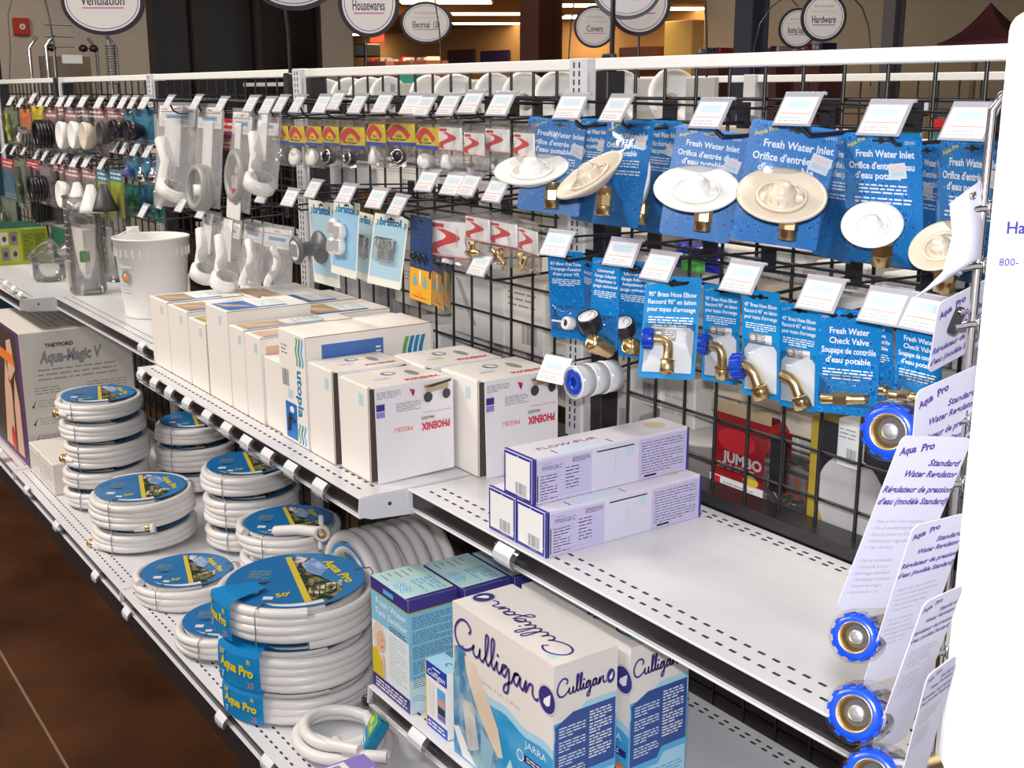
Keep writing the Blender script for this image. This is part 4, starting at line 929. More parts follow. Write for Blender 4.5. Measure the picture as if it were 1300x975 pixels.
for a in (
 (12, 136, 14, 46, L_+'green stripe at the frame edge', None, PG, 'tool', LIME), (31, 138, 12, 26, L_+'narrow orange card', None, ORANGE, None, None), (47, 134, 15, 25, L_+'small bright yellow card', None, YELLOW, None, None),
 (27, 160, 14, 22, L_+'violet white bottle under the yellow card', None, PU, 'bottle', PLW), (64, 136, 14, 56, L_+'black rings on a rose card', PR, PU, 'coil', BLACKP), (77, 134, 9, 58, L_+'rose strip beside the white fittings', PR, PG, None, None), (50, 160, 20, 28, L_+'dark coil beneath the yellow card', None, PU, 'coil', DGREY),
 (92, 136, 22, 58, L_+'large white elbows, front bag', PR, PU, 'cup', PLW), (108, 136, 20, 58, L_+'white elbows, second bag', PR, PB, 'cup', PLW), (123, 137, 20, 58, L_+'white elbows, third bag', PR, PU, 'cup', PLC), (146, 138, 22, 50, L_+'dark grey adapters', PR, PG, 'cup', DGREY),
 (162, 138, 14, 44, L_+'blue card with a black part, left of two', None, PB, 'cup', BLACKP), (181, 138, 26, 46, L_+'wider blue card with a black part and red foot', None, PB, 'cup', BLACKP),
 (9, 200, 16, 50, L_+'dark pack with blue foot at the frame edge', RED, PB, None, None), (25, 200, 16, 60, L_+'tall dark green packet', None, PG, 'tool', DKG), (41, 202, 16, 44, L_+'striped packet with red corner', RED, PU, 'tool', DKG), (56, 206, 22, 50, L_+'black coil bag low in the second row', None, PU, 'coil', BLACKP),
 (74, 207, 14, 50, L_+'rose headed bag in the second row', PR, PU, 'tool', DGREY), (91, 210, 20, 56, L_+'white round fitting in a bag, lower row', PR, PU, 'cup', PLW), (112, 212, 18, 56, L_+'white funnel in a bag, lower row', PR, PG, 'cone', PLW), (130, 214, 16, 60, L_+'lime card beside the white funnel', PB, LIME, 'cone', PLW), (146, 214, 16, 58, L_+'second lime card', PB, LIME, 'cone', DGREY),
 (168, 196, 16, 32, L_+'blue card with a blue glass bulb', None, PB, 'bulb', BULB), (186, 198, 16, 36, L_+'blue card with a dark chrome bulb', None, PB, 'bulb', CHROME), (201, 198, 12, 38, L_+'narrow blue card against the clear bags', None, PB, 'bulb', CHROME),
 (170, 232, 24, 40, L_+'green handled brush', None, TEAL, 'tool', mat('tool_green', (.01, .28, .10), .4)), (186, 230, 14, 44, L_+'blue handled brush', None, PB, 'tool', BLUE), (200, 236, 14, 44, L_+'teal packet next to the low tags', None, TEAL, 'tool', TEAL),
 (10, 248, 18, 50, L_+'grey green bag low at the frame edge', None, PG, 'bottle', DKG), (60, 236, 30, 44, L_+'dark bag with pink tips', None, PU, 'coil', DGREY), (98, 228, 24, 44, L_+'clear round cap, lowest row', None, PG, 'cup', PLW), (123, 228, 16, 50, L_+'oval white plate, lowest row', None, LIME, 'bulb', PLW)):
    small_pack(*a, y0=-.235 if a[1] < 228 else -.12)
for k, a in enumerate(((290, 150, 18, 80), (288, 175, 14, 60), (376, 165, 12, 40))):
    small_pack(a[0], a[1], a[2], a[3], 'dark blue and red packet glimpsed between the clear bags, %s' % ('upper', 'lower', 'rightmost')[k], RED, NAVY, None, None, y0=-.10)

# ================================================================== CARTONS
def carton(name, x0, x1, y0, y1, z0, z1, label, cat='box', group=None, body=None, top=None, deco=None, bev=0.0015, rz=0.0):
    """a box standing on its base; origin at the bottom front left corner"""
    t = thing(name, label, cat, (x0, y0, z0), group, rz)
    W, D, H = x1-x0, y1-y0, z1-z0
    mb = MB().box((0, 0, 0), (W, D, H), body or CARTON, bev, {'+z': top or body or CARTON})
    FF = Face((0, 0, 0), (1, 0, 0), (0, 0, 1)); FS = Face((W, 0, 0), (0, 1, 0), (0, 0, 1)); FT = Face((0, 0, H), (1, 0, 0), (0, 1, 0))
    if deco: deco(mb, FF, FS, FT, W, D, H)
    mb.build('box', t)
    return t
def stickers(mb, F, xs, z, s=0.018):
    for x in xs: mb.rect(F, x, z, x+s*.8, z+s, CYAN)
def edges(mb, FF, FS, FT, W, D, H, t=0.0016):
    mb.rect(FS, 0, H-t, D, H, KRAFT); mb.rect(FT, 0, D-t, W, D, KRAFT); mb.rect(FF, 0, 0, W, t, KRAFT)
def uto_top(mb, FT, W, D, m1):
    mb.rect(FT, W*.12, D*.04, W*.80, D*.42, m1); mb.poly(FT, [(W*.15, D*.06), (W*.5, D*.1), (W*.75, D*.38), (W*.5, D*.3)], SKIN, 2); mb.rect(FT, W*.80, D*.05, W*.92, D*.75, INKB if W > .2 else BLUE, 1)
    mb.greek(FT, W*.2, D*.5, W*.7, D*.8, 5, LSKY)
z0 = 0.7805
# front row of tall white cartons, far to near
rowdefs = [(-1.240, -1.108, 0.957, 0.20, 'leftmost tall white carton beside the bucket'), (-1.102, -0.965, 0.955, 0.20, 'second tall white carton from the bucket'),
           (-0.958, -0.845, 0.945, 0.19, 'shorter white carton with an olive side strip'), (-0.838, -0.708, 0.995, 0.20, 'taller white carton standing proud of its neighbours'),
           (-0.700, -0.618, 0.968, 0.26, 'white carton with one sticker, middle of the row'), (-0.612, -0.530, 0.966, 0.26, 'white carton with a sticker, right of the middle')]
for k, (a, b, zt, dp, lb) in enumerate(rowdefs):
    def deco(mb, FF, FS, FT, W, D, H, k=k):
        stickers(mb, FF, [W*.62], H-.035, .02); edges(mb, FF, FS, FT, W, D, H)
        uto_top(mb, FT, W, D, (SKIN2, SKIN2, LIME, BLUE, SKIN2, SKIN)[k])
        if k == 2: mb.rect(FS, 0.0, 0, D, H, mat('olive_side', (.55, .52, .38), .6)); mb.rect(FS, D*.02, H*.05, D*.2, H*.25, SKY, 2)
        if k == 5: mb.rect(FS, D*.05, H*.1, D*.6, H*.9, SKIN)
    carton('tall_carton', a, b, -0.445, -0.445+dp, z0, zt, lb, group='tall white cartons', deco=deco)
carton('tall_carton', -0.524, -0.440, -0.440, -0.20, z0, 0.930, 'low white carton tucked left of the blue lettered faucet box', group='tall white cartons', deco=lambda mb, FF, FS, FT, W, D, H: edges(mb, FF, FS, FT, W, D, H))
for k, (a, b, zt, lb) in enumerate(((-1.235, -1.03, .955, 'by the bucket'), (-1.02, -0.86, .965, 'behind the tallest carton'), (-0.85, -0.70, .965, 'behind the middle cartons'), (-0.69, -0.50, .955, 'against the grid'))):
    def deco(mb, FF, FS, FT, W, D, H, k=k): edges(mb, FF, FS, FT, W, D, H); uto_top(mb, FT, W, D, (SKIN2, BLUE, SKIN2, SKIN)[k])
    carton('rear_carton', a, b, -0.235 if k < 3 else -.18, -0.045, z0, zt, 'white carton of the back row ' + lb, group='back row cartons', deco=deco)
# the faucet box with blue lettering
def deco(mb, FF, FS, FT, W, D, H):
    edges(mb, FF, FS, FT, W, D, H); mb.rect(FF, W-.0012, 0, W, H, SEAM)
    mb.rect(FF, W*.18, H*.03, W*.60, H*.36, BLUE); mb.tube([FF.p(W*.3, H*.1, 3), FF.p(W*.36, H*.25, 5), FF.p(W*.5, H*.2, 3)], .004, BLACKP, 6); mb.disc(FF, W*.42, H*.3, W*.08, H*.03, PAPER, 3)
    UB = mat('utopia_blue', (.01, .23, .45), .4)
    mb.text(FF, 'utopia', W*.66, H*.68, W*.20, UB, 'L', .03, rot=-90, wid=H*.42)
    for q in range(3):
        for (a, b) in ((.72, .97), (.02, .20)):
            vs = []; fs = []; x = W*(.64+.10*q); n = 8
            for i in range(n+1): z = H*(a+(b-a)*i/n); o = W*.025*math.sin(i/n*9); vs += [FF.p(x+o, z, 2), FF.p(x+o+W*.05, z, 2)]
            for i in range(n): fs.append((2*i, 2*i+1, 2*i+3, 2*i+2))
            mb.add(vs, fs, (TEAL, UB, SKY)[q] if q else GREEN)
    mb.barcode(FF, W*.10, H*.50, W*.25, H*.15, INKG); mb.greek(FF, W*.1, H*.78, W*.32, H*.88, 3, INKG); mb.rect(FF, W*.30, H*.40, W*.48, H*.48, CYAN)
    FBx = mat('photo_blue', (.06, .17, .50), .4)
    mb.rect(FS, D*.12, H*.52, D*.60, H*.92, FBx); mb.poly(FS, [(D*.30, H*.54), (D*.31, H*.78), (D*.46, H*.80), (D*.47, H*.56), (D*.44, H*.56), (D*.43, H*.72), (D*.34, H*.71), (D*.33, H*.54)], BLACKP, 2)
    mb.rect(FS, D*.33, H*.56, D*.43, H*.72, STEEL, 2); mb.greek(FS, D*.54, H*.58, D*.58, H*.86, 8, WTXT, e=2)
    for q in range(4):
        vs = []; fs = []; x = D*(.76+.045*q); n = 8
        for i in range(n+1): z = H*(.60+.30*i/n); o = -D*.02*math.sin(i/n*math.pi) + D*.02*i/n; vs += [FS.p(x+o, z, 2), FS.p(x+o+D*.032, z, 2)]
        for i in range(n): fs.append((2*i, 2*i+1, 2*i+3, 2*i+2))
        mb.add(vs, fs, GREEN if q == 0 else UB)
    mb.greek(FS, D*.79, H*.48, D*.9, H*.54, 3, LGREY)
carton('faucet_box', -0.432, -0.305, -0.446, -0.165, z0, 1.006, 'white faucet box with upright blue utopia lettering', deco=deco)
# phoenix boxes, two by two
def phoenix(x0, x1, y0, y1, zt, lb, deep=True):
    t = thing('faucet_carton', lb, 'box', (x0, y0, z0), 'red lettered faucet cartons'); W, D, H = x1-x0, y1-y0, zt-z0
    FF = Face((0, 0, 0), (1, 0, 0), (0, 0, 1)); FT = Face((0, 0, H), (1, 0, 0), (0, 1, 0)); g = .010
    mb = MB().box((0, 0, 0), (W-g, D, H-.002), CARTON, .0012, {'+x': SEAM}); edges(mb, FF, Face((W-g, 0, 0), (0, 1, 0), (0, 0, 1)), FT, W-g, D, H)  # side behind the flap coloured dark, standing in for the shaded gap
    stickers(mb, FF, [W*.62], H*.78, .022); mb.rect(FF, W-g-.003, 0, W-g, H, KRAFT, 2)
    mb.build('box', t)
    # printed lid flap folded down over the side, standing a little off the box
    mb = MB(); a = .004
    mb.box((0.001, a, H-.002), (W, D, H), CARTON2, .0005); V = [(W, a+.003, H), (W, D, H), (W+.003, D-.001, .004), (W+.004, a+.004, 0)]
    mb.add([V[0], V[1], V[2], V[3], (V[0][0]-.002, V[0][1], V[0][2]), (V[1][0]-.002, V[1][1], V[1][2]), (V[2][0]-.002, V[2][1], V[2][2]), (V[3][0]-.002, V[3][1], V[3][2])], [(3, 2, 1, 0), (4, 5, 6, 7), (0, 4, 7, 3), (1, 2, 6, 5), (3, 7, 6, 2)], mat('carton_lilac_white', (.80, .78, .80), .5))
    FS = Face((W+.0045, 0, 0), (0, 1, 0), (0, 0, 1))
    RB = mat('phoenix_red', (.60, .03, .08), .4)
    mb.text(FS, 'PHOENIX', D*.76, H*.56, H*.075, RB, 'C', .05, rot=180, wid=D*.36); mb.text(FS, 'FAUCETS', D*.66, H*.63, H*.03, INK, 'C', .03, rot=180, wid=D*.16)
    mb.text(FS, 'P4032B-I', D*.36, H*.56, H*.05, RED, 'C', 0, rot=180, wid=D*.22); mb.text(FS, 'Sirius Finish 4" Lavatory', D*.78, H*.68, H*.02, RED, 'C', rot=180, wid=D*.34)
    mb.rect(FS, D*.04, H*.76, D*.14, H*.83, INKB); mb.rect(FS, D*.04, H*.69, D*.14, H*.75, VIOLET)
    mb.poly(FS, [(D*.62, H*.96), (D*.93, H*.98), (D*.93, H*.90), (D*.66, H*.87)], SKIN2, 1); mb.poly(FS, [(D*.60, H*.94), (D*.96, H*.99), (D*.96, H*.965), (D*.72, H*.93)], INK, 2)
    mb.disc(FS, D*.67, H*.83, D*.055, H*.055, DGREY, 2); mb.disc(FS, D*.90, H*.84, D*.05, H*.055, DGREY, 2)
    mb.greek(FS, D*.05, H*.88, D*.34, H*.96, 4, INKG); mb.greek(FS, D*.28, H*.72, D*.58, H*.82, 5, INKG); mb.poly(FS, [(D*.44, H*.95), (D*.51, H*.93), (D*.48, H*.87)], RED, 1); mb.poly(FS, [(D*.47, H*.9), (D*.51, H*.93), (D*.49, H*.86)], INKB, 2)
    mb.text(FT, 'PHOENIX', W*.86, D*.70, W*.10, RB, 'C', .05, rot=90, wid=D*.42); mb.disc(FT, W*.45, D*.72, W*.18, D*.06, MGREY, 1, 16); mb.disc(FT, W*.40, D*.38, W*.10, D*.10, PALEBLUE, 1, 16); mb.ring(FT, W*.32, D*.48, W*.12, D*.09, .006, INKG, 1)
    mb.text(FT, 'P4032B-I', W*.62, D*.3, W*.06, RED, 'C', rot=90, wid=D*.2)
    mb.build('lid_flap', t)
    return t
phoenix(-0.305+.008, -0.182, -0.446, -0.292, .962, 'white faucet carton with red phoenix lettering, between the blue lettered box and the nearest one')
phoenix(-0.255, -0.118, -0.284, -0.12, .962, 'rear faucet carton against the grid behind the blue lettered box')
phoenix(-0.178, -0.052, -0.440, -0.272, .957, 'nearest faucet carton with upside down red phoenix lettering')
phoenix(-0.110+.003, 0.032, -0.264, -0.095, .962, 'right rear faucet carton beside the lilac boxes')
# lilac long boxes
def lilac(x0, zb, lb, ob=0.0):
    W, D, H = .0755, .318, .0725
    def deco(mb, FF, FS, FT, W, D, H):
        b = .0055; mb.rect(FF, b, b*1.2, W-b, H-b, PAPER); mb.barcode(FF, W*.42, H*.12, W*.4, H*.26, INKG); mb.text(FF, 'FP00GKC', W*.62, H*.05, H*.05, LGREY, 'C')
        for k, q in ((.08, .9), (.92, .92), (.5, .94), (.93, .2)): mb.disc(FF, W*k, H*q, .0014, .0014, PAPER, 2, 8)
        mb.rect(FS, 0, 0, D*.026, H, BOXNAVY); mb.rect(FS, D*.985, 0, D, H, BOXNAVY)
        mb.rect(FS, D*.02, 0, D*.36, H*.93, LILAC); mb.rect(FS, D*.36, 0, D*.66, H*.93, LILAC2); mb.rect(FS, D*.66, 0, D*.985, H*.93, LILAC)
        mb.text(FS, 'MODEL', D*.07, H*.82, H*.05, VIOLET); mb.text(FS, 'FP00GKC', D*.06, H*.70, H*.10, INKB, wid=D*.12)
        mb.rect(FS, D*.03, H*.05, D*.036, H*.62, INK); mb.greek(FS, D*.05, H*.05, D*.15, H*.62, 9, VIOLET, fill=.25); mb.greek(FS, D*.20, H*.2, D*.28, H*.72, 7, VIOLET, fill=.25); mb.greek(FS, D*.24, H*.76, D*.35, H*.88, 4, VIOLET)
        for q in range(7): mb.rect(FS, D*.04, H*(.1+.085*q), D*.34, H*(.103+.085*q), VIOLET)
        mb.rect(FS, D*.39, H*.86, D*.63, H*.89, VIOLET); mb.rect(FS, D*.58, H*.62, D*.62, H*.84, CYAN, 2)
        for q in range(5): mb.rect(FS, D*(.39+.05*q), H*.12, D*(.3905+.05*q), H*.5, LGREY)
        mb.tube([FS.p(D*.5, H*.35, 3), FS.p(D*.51, H*.5, 3), FS.p(D*.505, H*.7, 3)], .0008, LGREY, 4)
        mb.greek(FS, D*.68, H*.12, D*.96, H*.88, 12, VIOLET, fill=.22); mb.rect(FS, D*.70, H*.05, D*.78, H*.09, INKB)
        mb.text(FT, 'FLOW-PUR', W*.55, D*.30, W*.15, INKP, 'C', .0, rot=90, wid=D*.36); mb.rect(FT, W*.68, D*.16, W*.92, D*.17, BLUE); mb.rect(FT, W*.68, D*.50, W*.92, D*.51, BLUE); mb.rect(FT, W*.66, D*.2, W*.95, D*.46, PALEBLUE)
        mb.disc(FT, W*.45, D*.88, W*.22, D*.06, mat('pale_gold', (.72, .62, .40), .5), 1, 16)
        mb.rect(FT, 0, 0, W, .006, BOXNAVY, 2)
    return carton('filter_box', x0, x0+W, -.391, -.391+D, zb, zb+H, lb, group='long lilac boxes', body=LILAC2, deco=deco, top=mat('pale_lilac_top', (.76, .73, .80), .45))
def _lil(x0, zb, lb):
    t = lilac(x0, zb, lb)
    b = [c for c in t.children][0]; me = b.data
    me.materials.append(BOXNAVY)
    for p in me.polygons:
        c = p.center
        if abs(c.y) < 1e-5 and p.area > .004: p.material_index = len(me.materials)-1
    return t
_lil(.245, z0, 'long lilac box, lower left of the stack of three'); _lil(.3225, z0, 'long lilac box, lower right of the stack of three'); _lil(.2885, z0+.0735, 'long lilac box lying on top of the two others')

# ---- bucket
t = thing('bucket', 'white plastic bucket with a small round label standing on the shelf', 'bucket', (-1.917, -0.215, z0)); mb = MB(); r0, r1, h = .092, .117, .247
prof = [(0, .003), (r0-.004, .003), (r0, 0), (r0+.001, .006), (r1-.006, h-.03), (r1-.004, h-.029), (r1-.003, h-.006), (r1, h-.005), (r1+.001, h), (r1-.004, h+.001), (r1-.007, h-.004), (r0-.006, .006), (0, .006)]
mb.lathe(prof, PLW, 44)
for k in range(22):
    a = rad(-120+12*k); rr_ = r1-.006; mb.T = Matrix.Rotation(a, 4, 'Z') @ Matrix.Translation((rr_, 0, h-.042)); mb.box((-.002, -.0012, -.014), (.003, .0012, .012), PLW); mb.T = None
mb.build('body', t)
yawb = rad(-58)  # label faces the aisle and the camera
def wrapF(mb, m, a0, a1, z_0, z_1, e=.0006, n=6):
    vs = []; fs = []
    for i in range(n+1):
        a = yawb+rad(a0+(a1-a0)*i/n)
        for z in (z_0, z_1): r = r0+(r1-r0)*z/h+e-.002; vs.append((r*math.cos(a), r*math.sin(a), z))
    for i in range(n): fs.append((2*i, 2*i+2, 2*i+3, 2*i+1))
    mb.add(vs, fs, m)
mb = MB(); wrapF(mb, CYAN, -22, 6, .158, .168, .003); 
a = yawb+rad(-8); ctr = Vector((.105*math.cos(a), .105*math.sin(a), .135)); F = Face(ctr+Vector((math.cos(a), math.sin(a), 0))*.0035, (-math.sin(a), math.cos(a), 0), (0, 0, 1))
mb.disc(F, 0, -.002, .018, .019, MGREY); mb.disc(F, .001, -.003, .012, .010, ORANGE, 2); mb.disc(F, -.004, .003, .006, .005, PLC, 3)
mb.text(F, 'Intended Only', 0, -.034, .006, INKG, 'C', wid=.04); mb.text(F, 'Contents of', 0, -.044, .006, INKG, 'C', wid=.032); mb.text(F, 'Retractable', 0, -.054, .006, INKG, 'C', wid=.036)
mb.build('label', t)
mb = MB(); mb.tube([(-.1, .02, h-.012), (-.112, -.02, h+.014), (-.09, -.07, h+.0)], .002, PLW, 6); mb.box((-.118, -.04, h-.03), (-.112, .0, h+.02), PLW, .001); mb.build('handle_ear', t)

# ---- clear plastic vessels and boxes of the far shelf
def jar(x, y, r, h, label, name='clear_jar', tilt=0, ring=False):
    t = thing(name, label, 'jar', (x, y, z0)); t.rotation_euler = (tilt, 0, 0)
    mb = MB().lathe([(0, .002), (r*.9, .002), (r, .012), (r, h*.8), (r*.96, h), (r*.93, h), (r*.96, h*.8), (r*.95, .014), (0, .006)], CLEAR2, 30); mb.build('vessel', t)
    mb = MB().torus((0, 0, h), r*.97, r*.06, CLEAR2); mb.build('rim', t)
    return t
def tall(u, v, r, h, label):
    P = pz(u, v, z0); t = jar(P[0], P[1], r, h, label, 'clear_cylinder'); mb = MB()
    for k in range(9): F = Face((0.002, -r-.0006, .12+k*.022), (1, 0, 0), (0, 0, 1)); mb.rect(F, 0, 0, r*(.5 if k % 2 else .8), .0016, WTXT)
    mb.rect(Face((0, -r-.0008, .03), (1, 0, 0), (0, 0, 1)), -r*.5, 0, r*.5, .09, mat('faint_label', (.5, .45, .38), .6, alpha=.5)); mb.build('graduations', t)
    mb = MB().box((-r*1.05, -.005, .10), (-r*.9, .03, .14), GREEN, .003); mb.build('green_sticker', t)
tall(113, 372, .062, .335, 'tall clear graduated cylinder, left of the bucket'); tall(152, 356, .055, .30, 'second clear graduated cylinder behind the bucket')
P = pz(64, 356, z0); t = jar(P[0], P[1], .058, .075, 'squat clear cup with a pale sticker at the shelf front')
mb = MB().lathe([(.05, 0), (.056, .004), (.056, .04), (.05, .044), (.046, .04), (.046, .004)], CLEAR2, 26, Matrix.Translation((-.01, 0, .085)) @ Matrix.Rotation(rad(35), 4, 'X')); mb.build('tilted_lid', t)
mb = MB().box((-.03, -.0600, .015), (.0, -.0585, .04), CYAN); mb.build('sticker', t)
P = pz(90, 342, z0); t = jar(P[0], P[1], .04, .07, 'smaller clear cup with a slanted dark lid behind the squat one'); MB().lathe([(.036, 0), (.042, .004), (.040, .03), (.03, .032)], STEEL, 22, Matrix.Translation((0, 0, .075)) @ Matrix.Rotation(rad(35), 4, 'X')).build('tilted_lid', t)
def deco(mb, FF, FS, FT, W, D, H):
    mb.rect(FS, D*.55, H*.08, D*.98, H*.95, mat('olive_green', (.20, .25, .01), .5)); mb.greek(FS, D*.58, H*.15, D*.74, H*.85, 12, DGREEN, fill=.3); mb.greek(FS, D*.78, H*.15, D*.95, H*.85, 12, DGREEN, fill=.3)
    for a, b, m in ((.20, .55, PLC), (.36, .55, PU), (.20, .12, PU), (.36, .12, SKIN2)): mb.rect(FS, D*a, H*b, D*(a+.13), H*(b+.36), m); mb.disc(FS, D*(a+.07), H*(b+.17), D*.035, H*.08, DGREY, 2)
    mb.disc(FS, D*.1, H*.8, D*.04, H*.08, DGREY, 2)
P = pz(0, 337, z0)
carton('green_box', -3.62, -3.335, -.42, -.19, z0, z0+.145, 'lime green box with small photos standing at the frame edge', body=LIME, top=DGREEN, deco=deco)
carton('dark_box', -3.34, -3.10, -.17, -.06, z0, z0+.15, 'dark green and navy box behind the lime one', body=DGREEN, top=MGREY, deco=lambda mb, FF, FS, FT, W, D, H: (mb.rect(FS, 0, 0, D, H, NAVY), mb.greek(FS, D*.1, H*.1, D*.9, H*.9, 9, LGREY)))
carton('white_box', -3.09, -2.90, -.165, -.05, z0, z0+.17, 'plain grey white box beside the navy sided one', body=CARTON2)
t = carton('green_sprayer_box', -2.50, -2.41, -.10, -.04, z0, z0+.09, 'little box with a green bottle print behind the clear cylinder', body=PAPER, deco=lambda mb, FF, FS, FT, W, D, H: (mb.rect(FF, 0, H*.2, W, H, LIME), mb.rect(FF, W*.3, H*.2, W*.6, H*.8, GREEN, 2), mb.rect(FF, 0, 0, W, H*.1, RED, 2)))
t = carton('green_sprayer_box', -2.19, -2.09, -.10, -.04, z0, z0+.09, 'little box with a green bottle print between the cylinders and bucket', body=PAPER, deco=lambda mb, FF, FS, FT, W, D, H: (mb.rect(FF, 0, H*.2, W, H, LIME), mb.rect(FF, W*.3, H*.2, W*.6, H*.8, GREEN, 2), mb.rect(FF, 0, 0, W, H*.1, RED, 2)))
t = carton('thermometer_pack', -1.60, -1.53, -.06, -.03, z0, z0+.20, 'slim white and black pack with a red tip right of the bucket', body=PAPER, deco=lambda mb, FF, FS, FT, W, D, H: (mb.rect(FF, 0, 0, W, H*.45, BLACKP), mb.rect(FF, W*.3, H*.8, W*.6, H, RED)))

# ================================================================== BOTTOM SHELVES
zb = 0.1905
def deco(mb, FF, FS, FT, W, D, H):
    mb.rect(FF, 0, 0, W, H, mat('purple_edge', (.10, .04, .16), .5)); mb.rect(FF, W*.03, H*.03, W*.90, H*.97, mat('photo_dark', (.06, .04, .03), .5), 2)
    mb.poly(FF, [(W*.35, 0.02), (W*.62, .02), (W*.66, H*.5), (W*.55, H*.75), (W*.45, H*.5)], SKIN, 3); mb.poly(FF, [(W*.68, .02), (W*.86, .02), (W*.86, H*.45), (W*.78, H*.65), (W*.70, H*.4)], SKIN, 3)
    mb.poly(FF, [(W*.60, H*.55), (W*.82, H*.7), (W*.76, H*.92), (W*.62, H*.88)], SKIN, 3); mb.rect(FF, W*.30, H*.72, W*.8, H*.80, ORANGE, 4); mb.disc(FF, W*.58, H*.12, W*.06, H*.1, RED, 4)
    mb.text(FS, 'THETFORD', D*.22, H*.88, H*.028, INK, bold=.04); mb.text(FS, 'Aqua-Magic V', D*.16, H*.77, H*.085, INKG, bold=.05, shear=.2, wid=D*.56); pass
    for q in range(3): mb.greek(FS, D*.14, H*(.705-.035*q), D*.84, H*(.733-.035*q), 1, INKG, fill=.35, seed=q)
    mb.greek(FS, D*.10, H*.54, D*.32, H*.60, 3, INKG, fill=.35); mb.greek(FS, D*.56, H*.54, D*.92, H*.60, 3, INKG, fill=.35)
    for q in range(3):
        z = H*(.44-.13*q); mb.poly(FS, [(D*.06, z+.01), (D*.075, z), (D*.11, z+.035), (D*.075, z+.012)], INK); mb.greek(FS, D*.12, z, D*.45, z+.03, 3, LGREY, fill=.5, seed=q); mb.greek(FS, D*.57, z, D*.9, z+.03, 3, LGREY, fill=.5, seed=q+5)
        mb.poly(FS, [(D*.48, z+.015), (D*.52, z+.015), (D*.52, z+.01), (D*.545, z+.02), (D*.52, z+.03), (D*.52, z+.025), (D*.48, z+.025)], INK)
    mb.greek(FT, W*.3, D*.3, W*.9, D*.95, 10, INKG, fill=.25)
P = py(22, 424, -.53)
carton('toilet_box', -2.96, P[0], -.53, -.15, zb, P[2], 'big white box with Aqua-Magic lettering on the base deck', body=CARTON2, deco=deco, bev=.003)
def deco(mb, FF, FS, FT, W, D, H):
    mb.rect(FF, W*.45, 0, W*.46, H, SEAM); mb.greek(FF, W*.55, H*.1, W*.95, H*.8, 5, LGREY); mb.greek(FF, W*.05, H*.1, W*.4, H*.8, 5, LGREY); mb.ring(FS, D*.55, H*.5, D*.12, H*.25, .008, LGREY); mb.rect(FS, D*.1, H*.78, D*.14, H*.8, SEAM)
carton('low_carton', -2.40, -2.085, -.535, -.22, zb, .297, 'low grey white carton in front of the Aqua-Magic box', body=CARTON2, deco=deco, bev=.003)

# ---- hose bundles
def hose_unit(mbody, Rr, rings, pitch, r, seed):
    mb = MB(); rr = random.Random(seed); pts = []; n = 40; tot = rings*n
    for k in range(tot+1):
        a = 2*math.pi*k/n; wob = .0025*math.sin(a*2+k/n*1.7+seed)+.0018*math.sin(a*3+seed*2)
        pts.append(((Rr-r+wob)*math.cos(a+seed), (Rr-r+wob)*math.sin(a+seed), r+pitch*min(rings-1, max(0, k/n-.0) * (rings-1)/rings)))
    mb.tube(pts, r, HOSE, 10)
    inner = []
    for k in range(tot+1):
        a = 2*math.pi*k/n; inner.append(((Rr-3.05*r)*math.cos(a), (Rr-3.05*r)*math.sin(a), r*1.1+pitch*(rings-1)*k/tot))
    mb.tube(inner, r, HOSE, 8)
    return mb
ARTD = mat('art_foliage', (.012, .030, .018), .4, noise=(70, (.30, .26, .10), .50, .62)); ARTW = mat('art_falls', (.70, .66, .42), .4, noise=(55, (.10, .09, .05), .42, .56)); ARTB = mat('art_mist_blue', (.16, .30, .60), .4, noise=(40, (.50, .58, .72), .45, .65)); ARTC = mat('art_snow', (.72, .70, .70), .4, noise=(60, (.25, .12, .10), .50, .62))
def disc_art(mb, F, R0):
    """round photo label: blue, a foliage and waterfall scene on one half, yellow lettering"""
    mb.disc(F, 0, 0, R0, R0, DISCBLUE, 1, 40)
    sc_ = [(R0*math.cos(rad(a))*.985, R0*math.sin(rad(a))*.985) for a in range(-72, 108, 12)]
    mb.poly(F, sc_, mat('scene_blue', (.03, .20, .48), .4), 2)
    mb.poly(F, [(-R0*.22, R0*.74), (R0*.30, -R0*.80), (R0*.62, -R0*.70), (R0*.74, -R0*.30), (R0*.42, R0*.02), (R0*.20, R0*.30), (R0*.05, R0*.80)], ARTD, 3)
    mb.poly(F, [(R0*.10, R0*.80), (-R0*.02, R0*.55), (R0*.12, R0*.26), (R0*.34, R0*.12), (R0*.40, R0*.40), (R0*.24, R0*.66)][::-1], ARTB, 4)
    mb.poly(F, [(-R0*.14, R0*.86), (-R0*.16, R0*.62), (-R0*.02, R0*.56), (R0*.04, R0*.78)][::-1], ARTC, 4)
    for k in range(6): mb.poly(F, [(R0*(.30+.07*k), -R0*(.66-.07*k)), (R0*(.35+.07*k), -R0*(.62-.07*k)), (R0*(.30+.075*k), -R0*(.26-.05*k)), (R0*(.24+.075*k), -R0*(.30-.05*k))], ARTW, 5)
    mb.poly(F, [(-R0*.31, R0*.80), (-R0*.23, R0*.84), (R0*.36, -R0*.76), (R0*.27, -R0*.80)][::-1], GOLD, 6)
    mb.text(F, 'Aqua Pro', R0*.52, R0*.26, R0*.15, YELLOW, 'C', .04, rot=-58, wid=R0*.92, e=7)
    mb.text(F, "50'", -R0*.06, -R0*.62, R0*.13, GOLD, 'C', .03, rot=20, e=7); mb.greek(F, -R0*.72, R0*.0, -R0*.40, R0*.32, 5, mat('dull_gold', (.35, .33, .12), .5), e=3, fill=.3)
    mb.rect(F, -R0*.62, -R0*.52, -R0*.44, -R0*.38, PAPERS, 4); mb.poly(F, [(-R0*.64, -R0*.16), (-R0*.34, -R0*.08), (-R0*.42, -R0*.20)], INK, 4); mb.rect(F, -R0*.34, -R0*.72, -R0*.20, -R0*.62, PAPERS, 4)
HU = {}
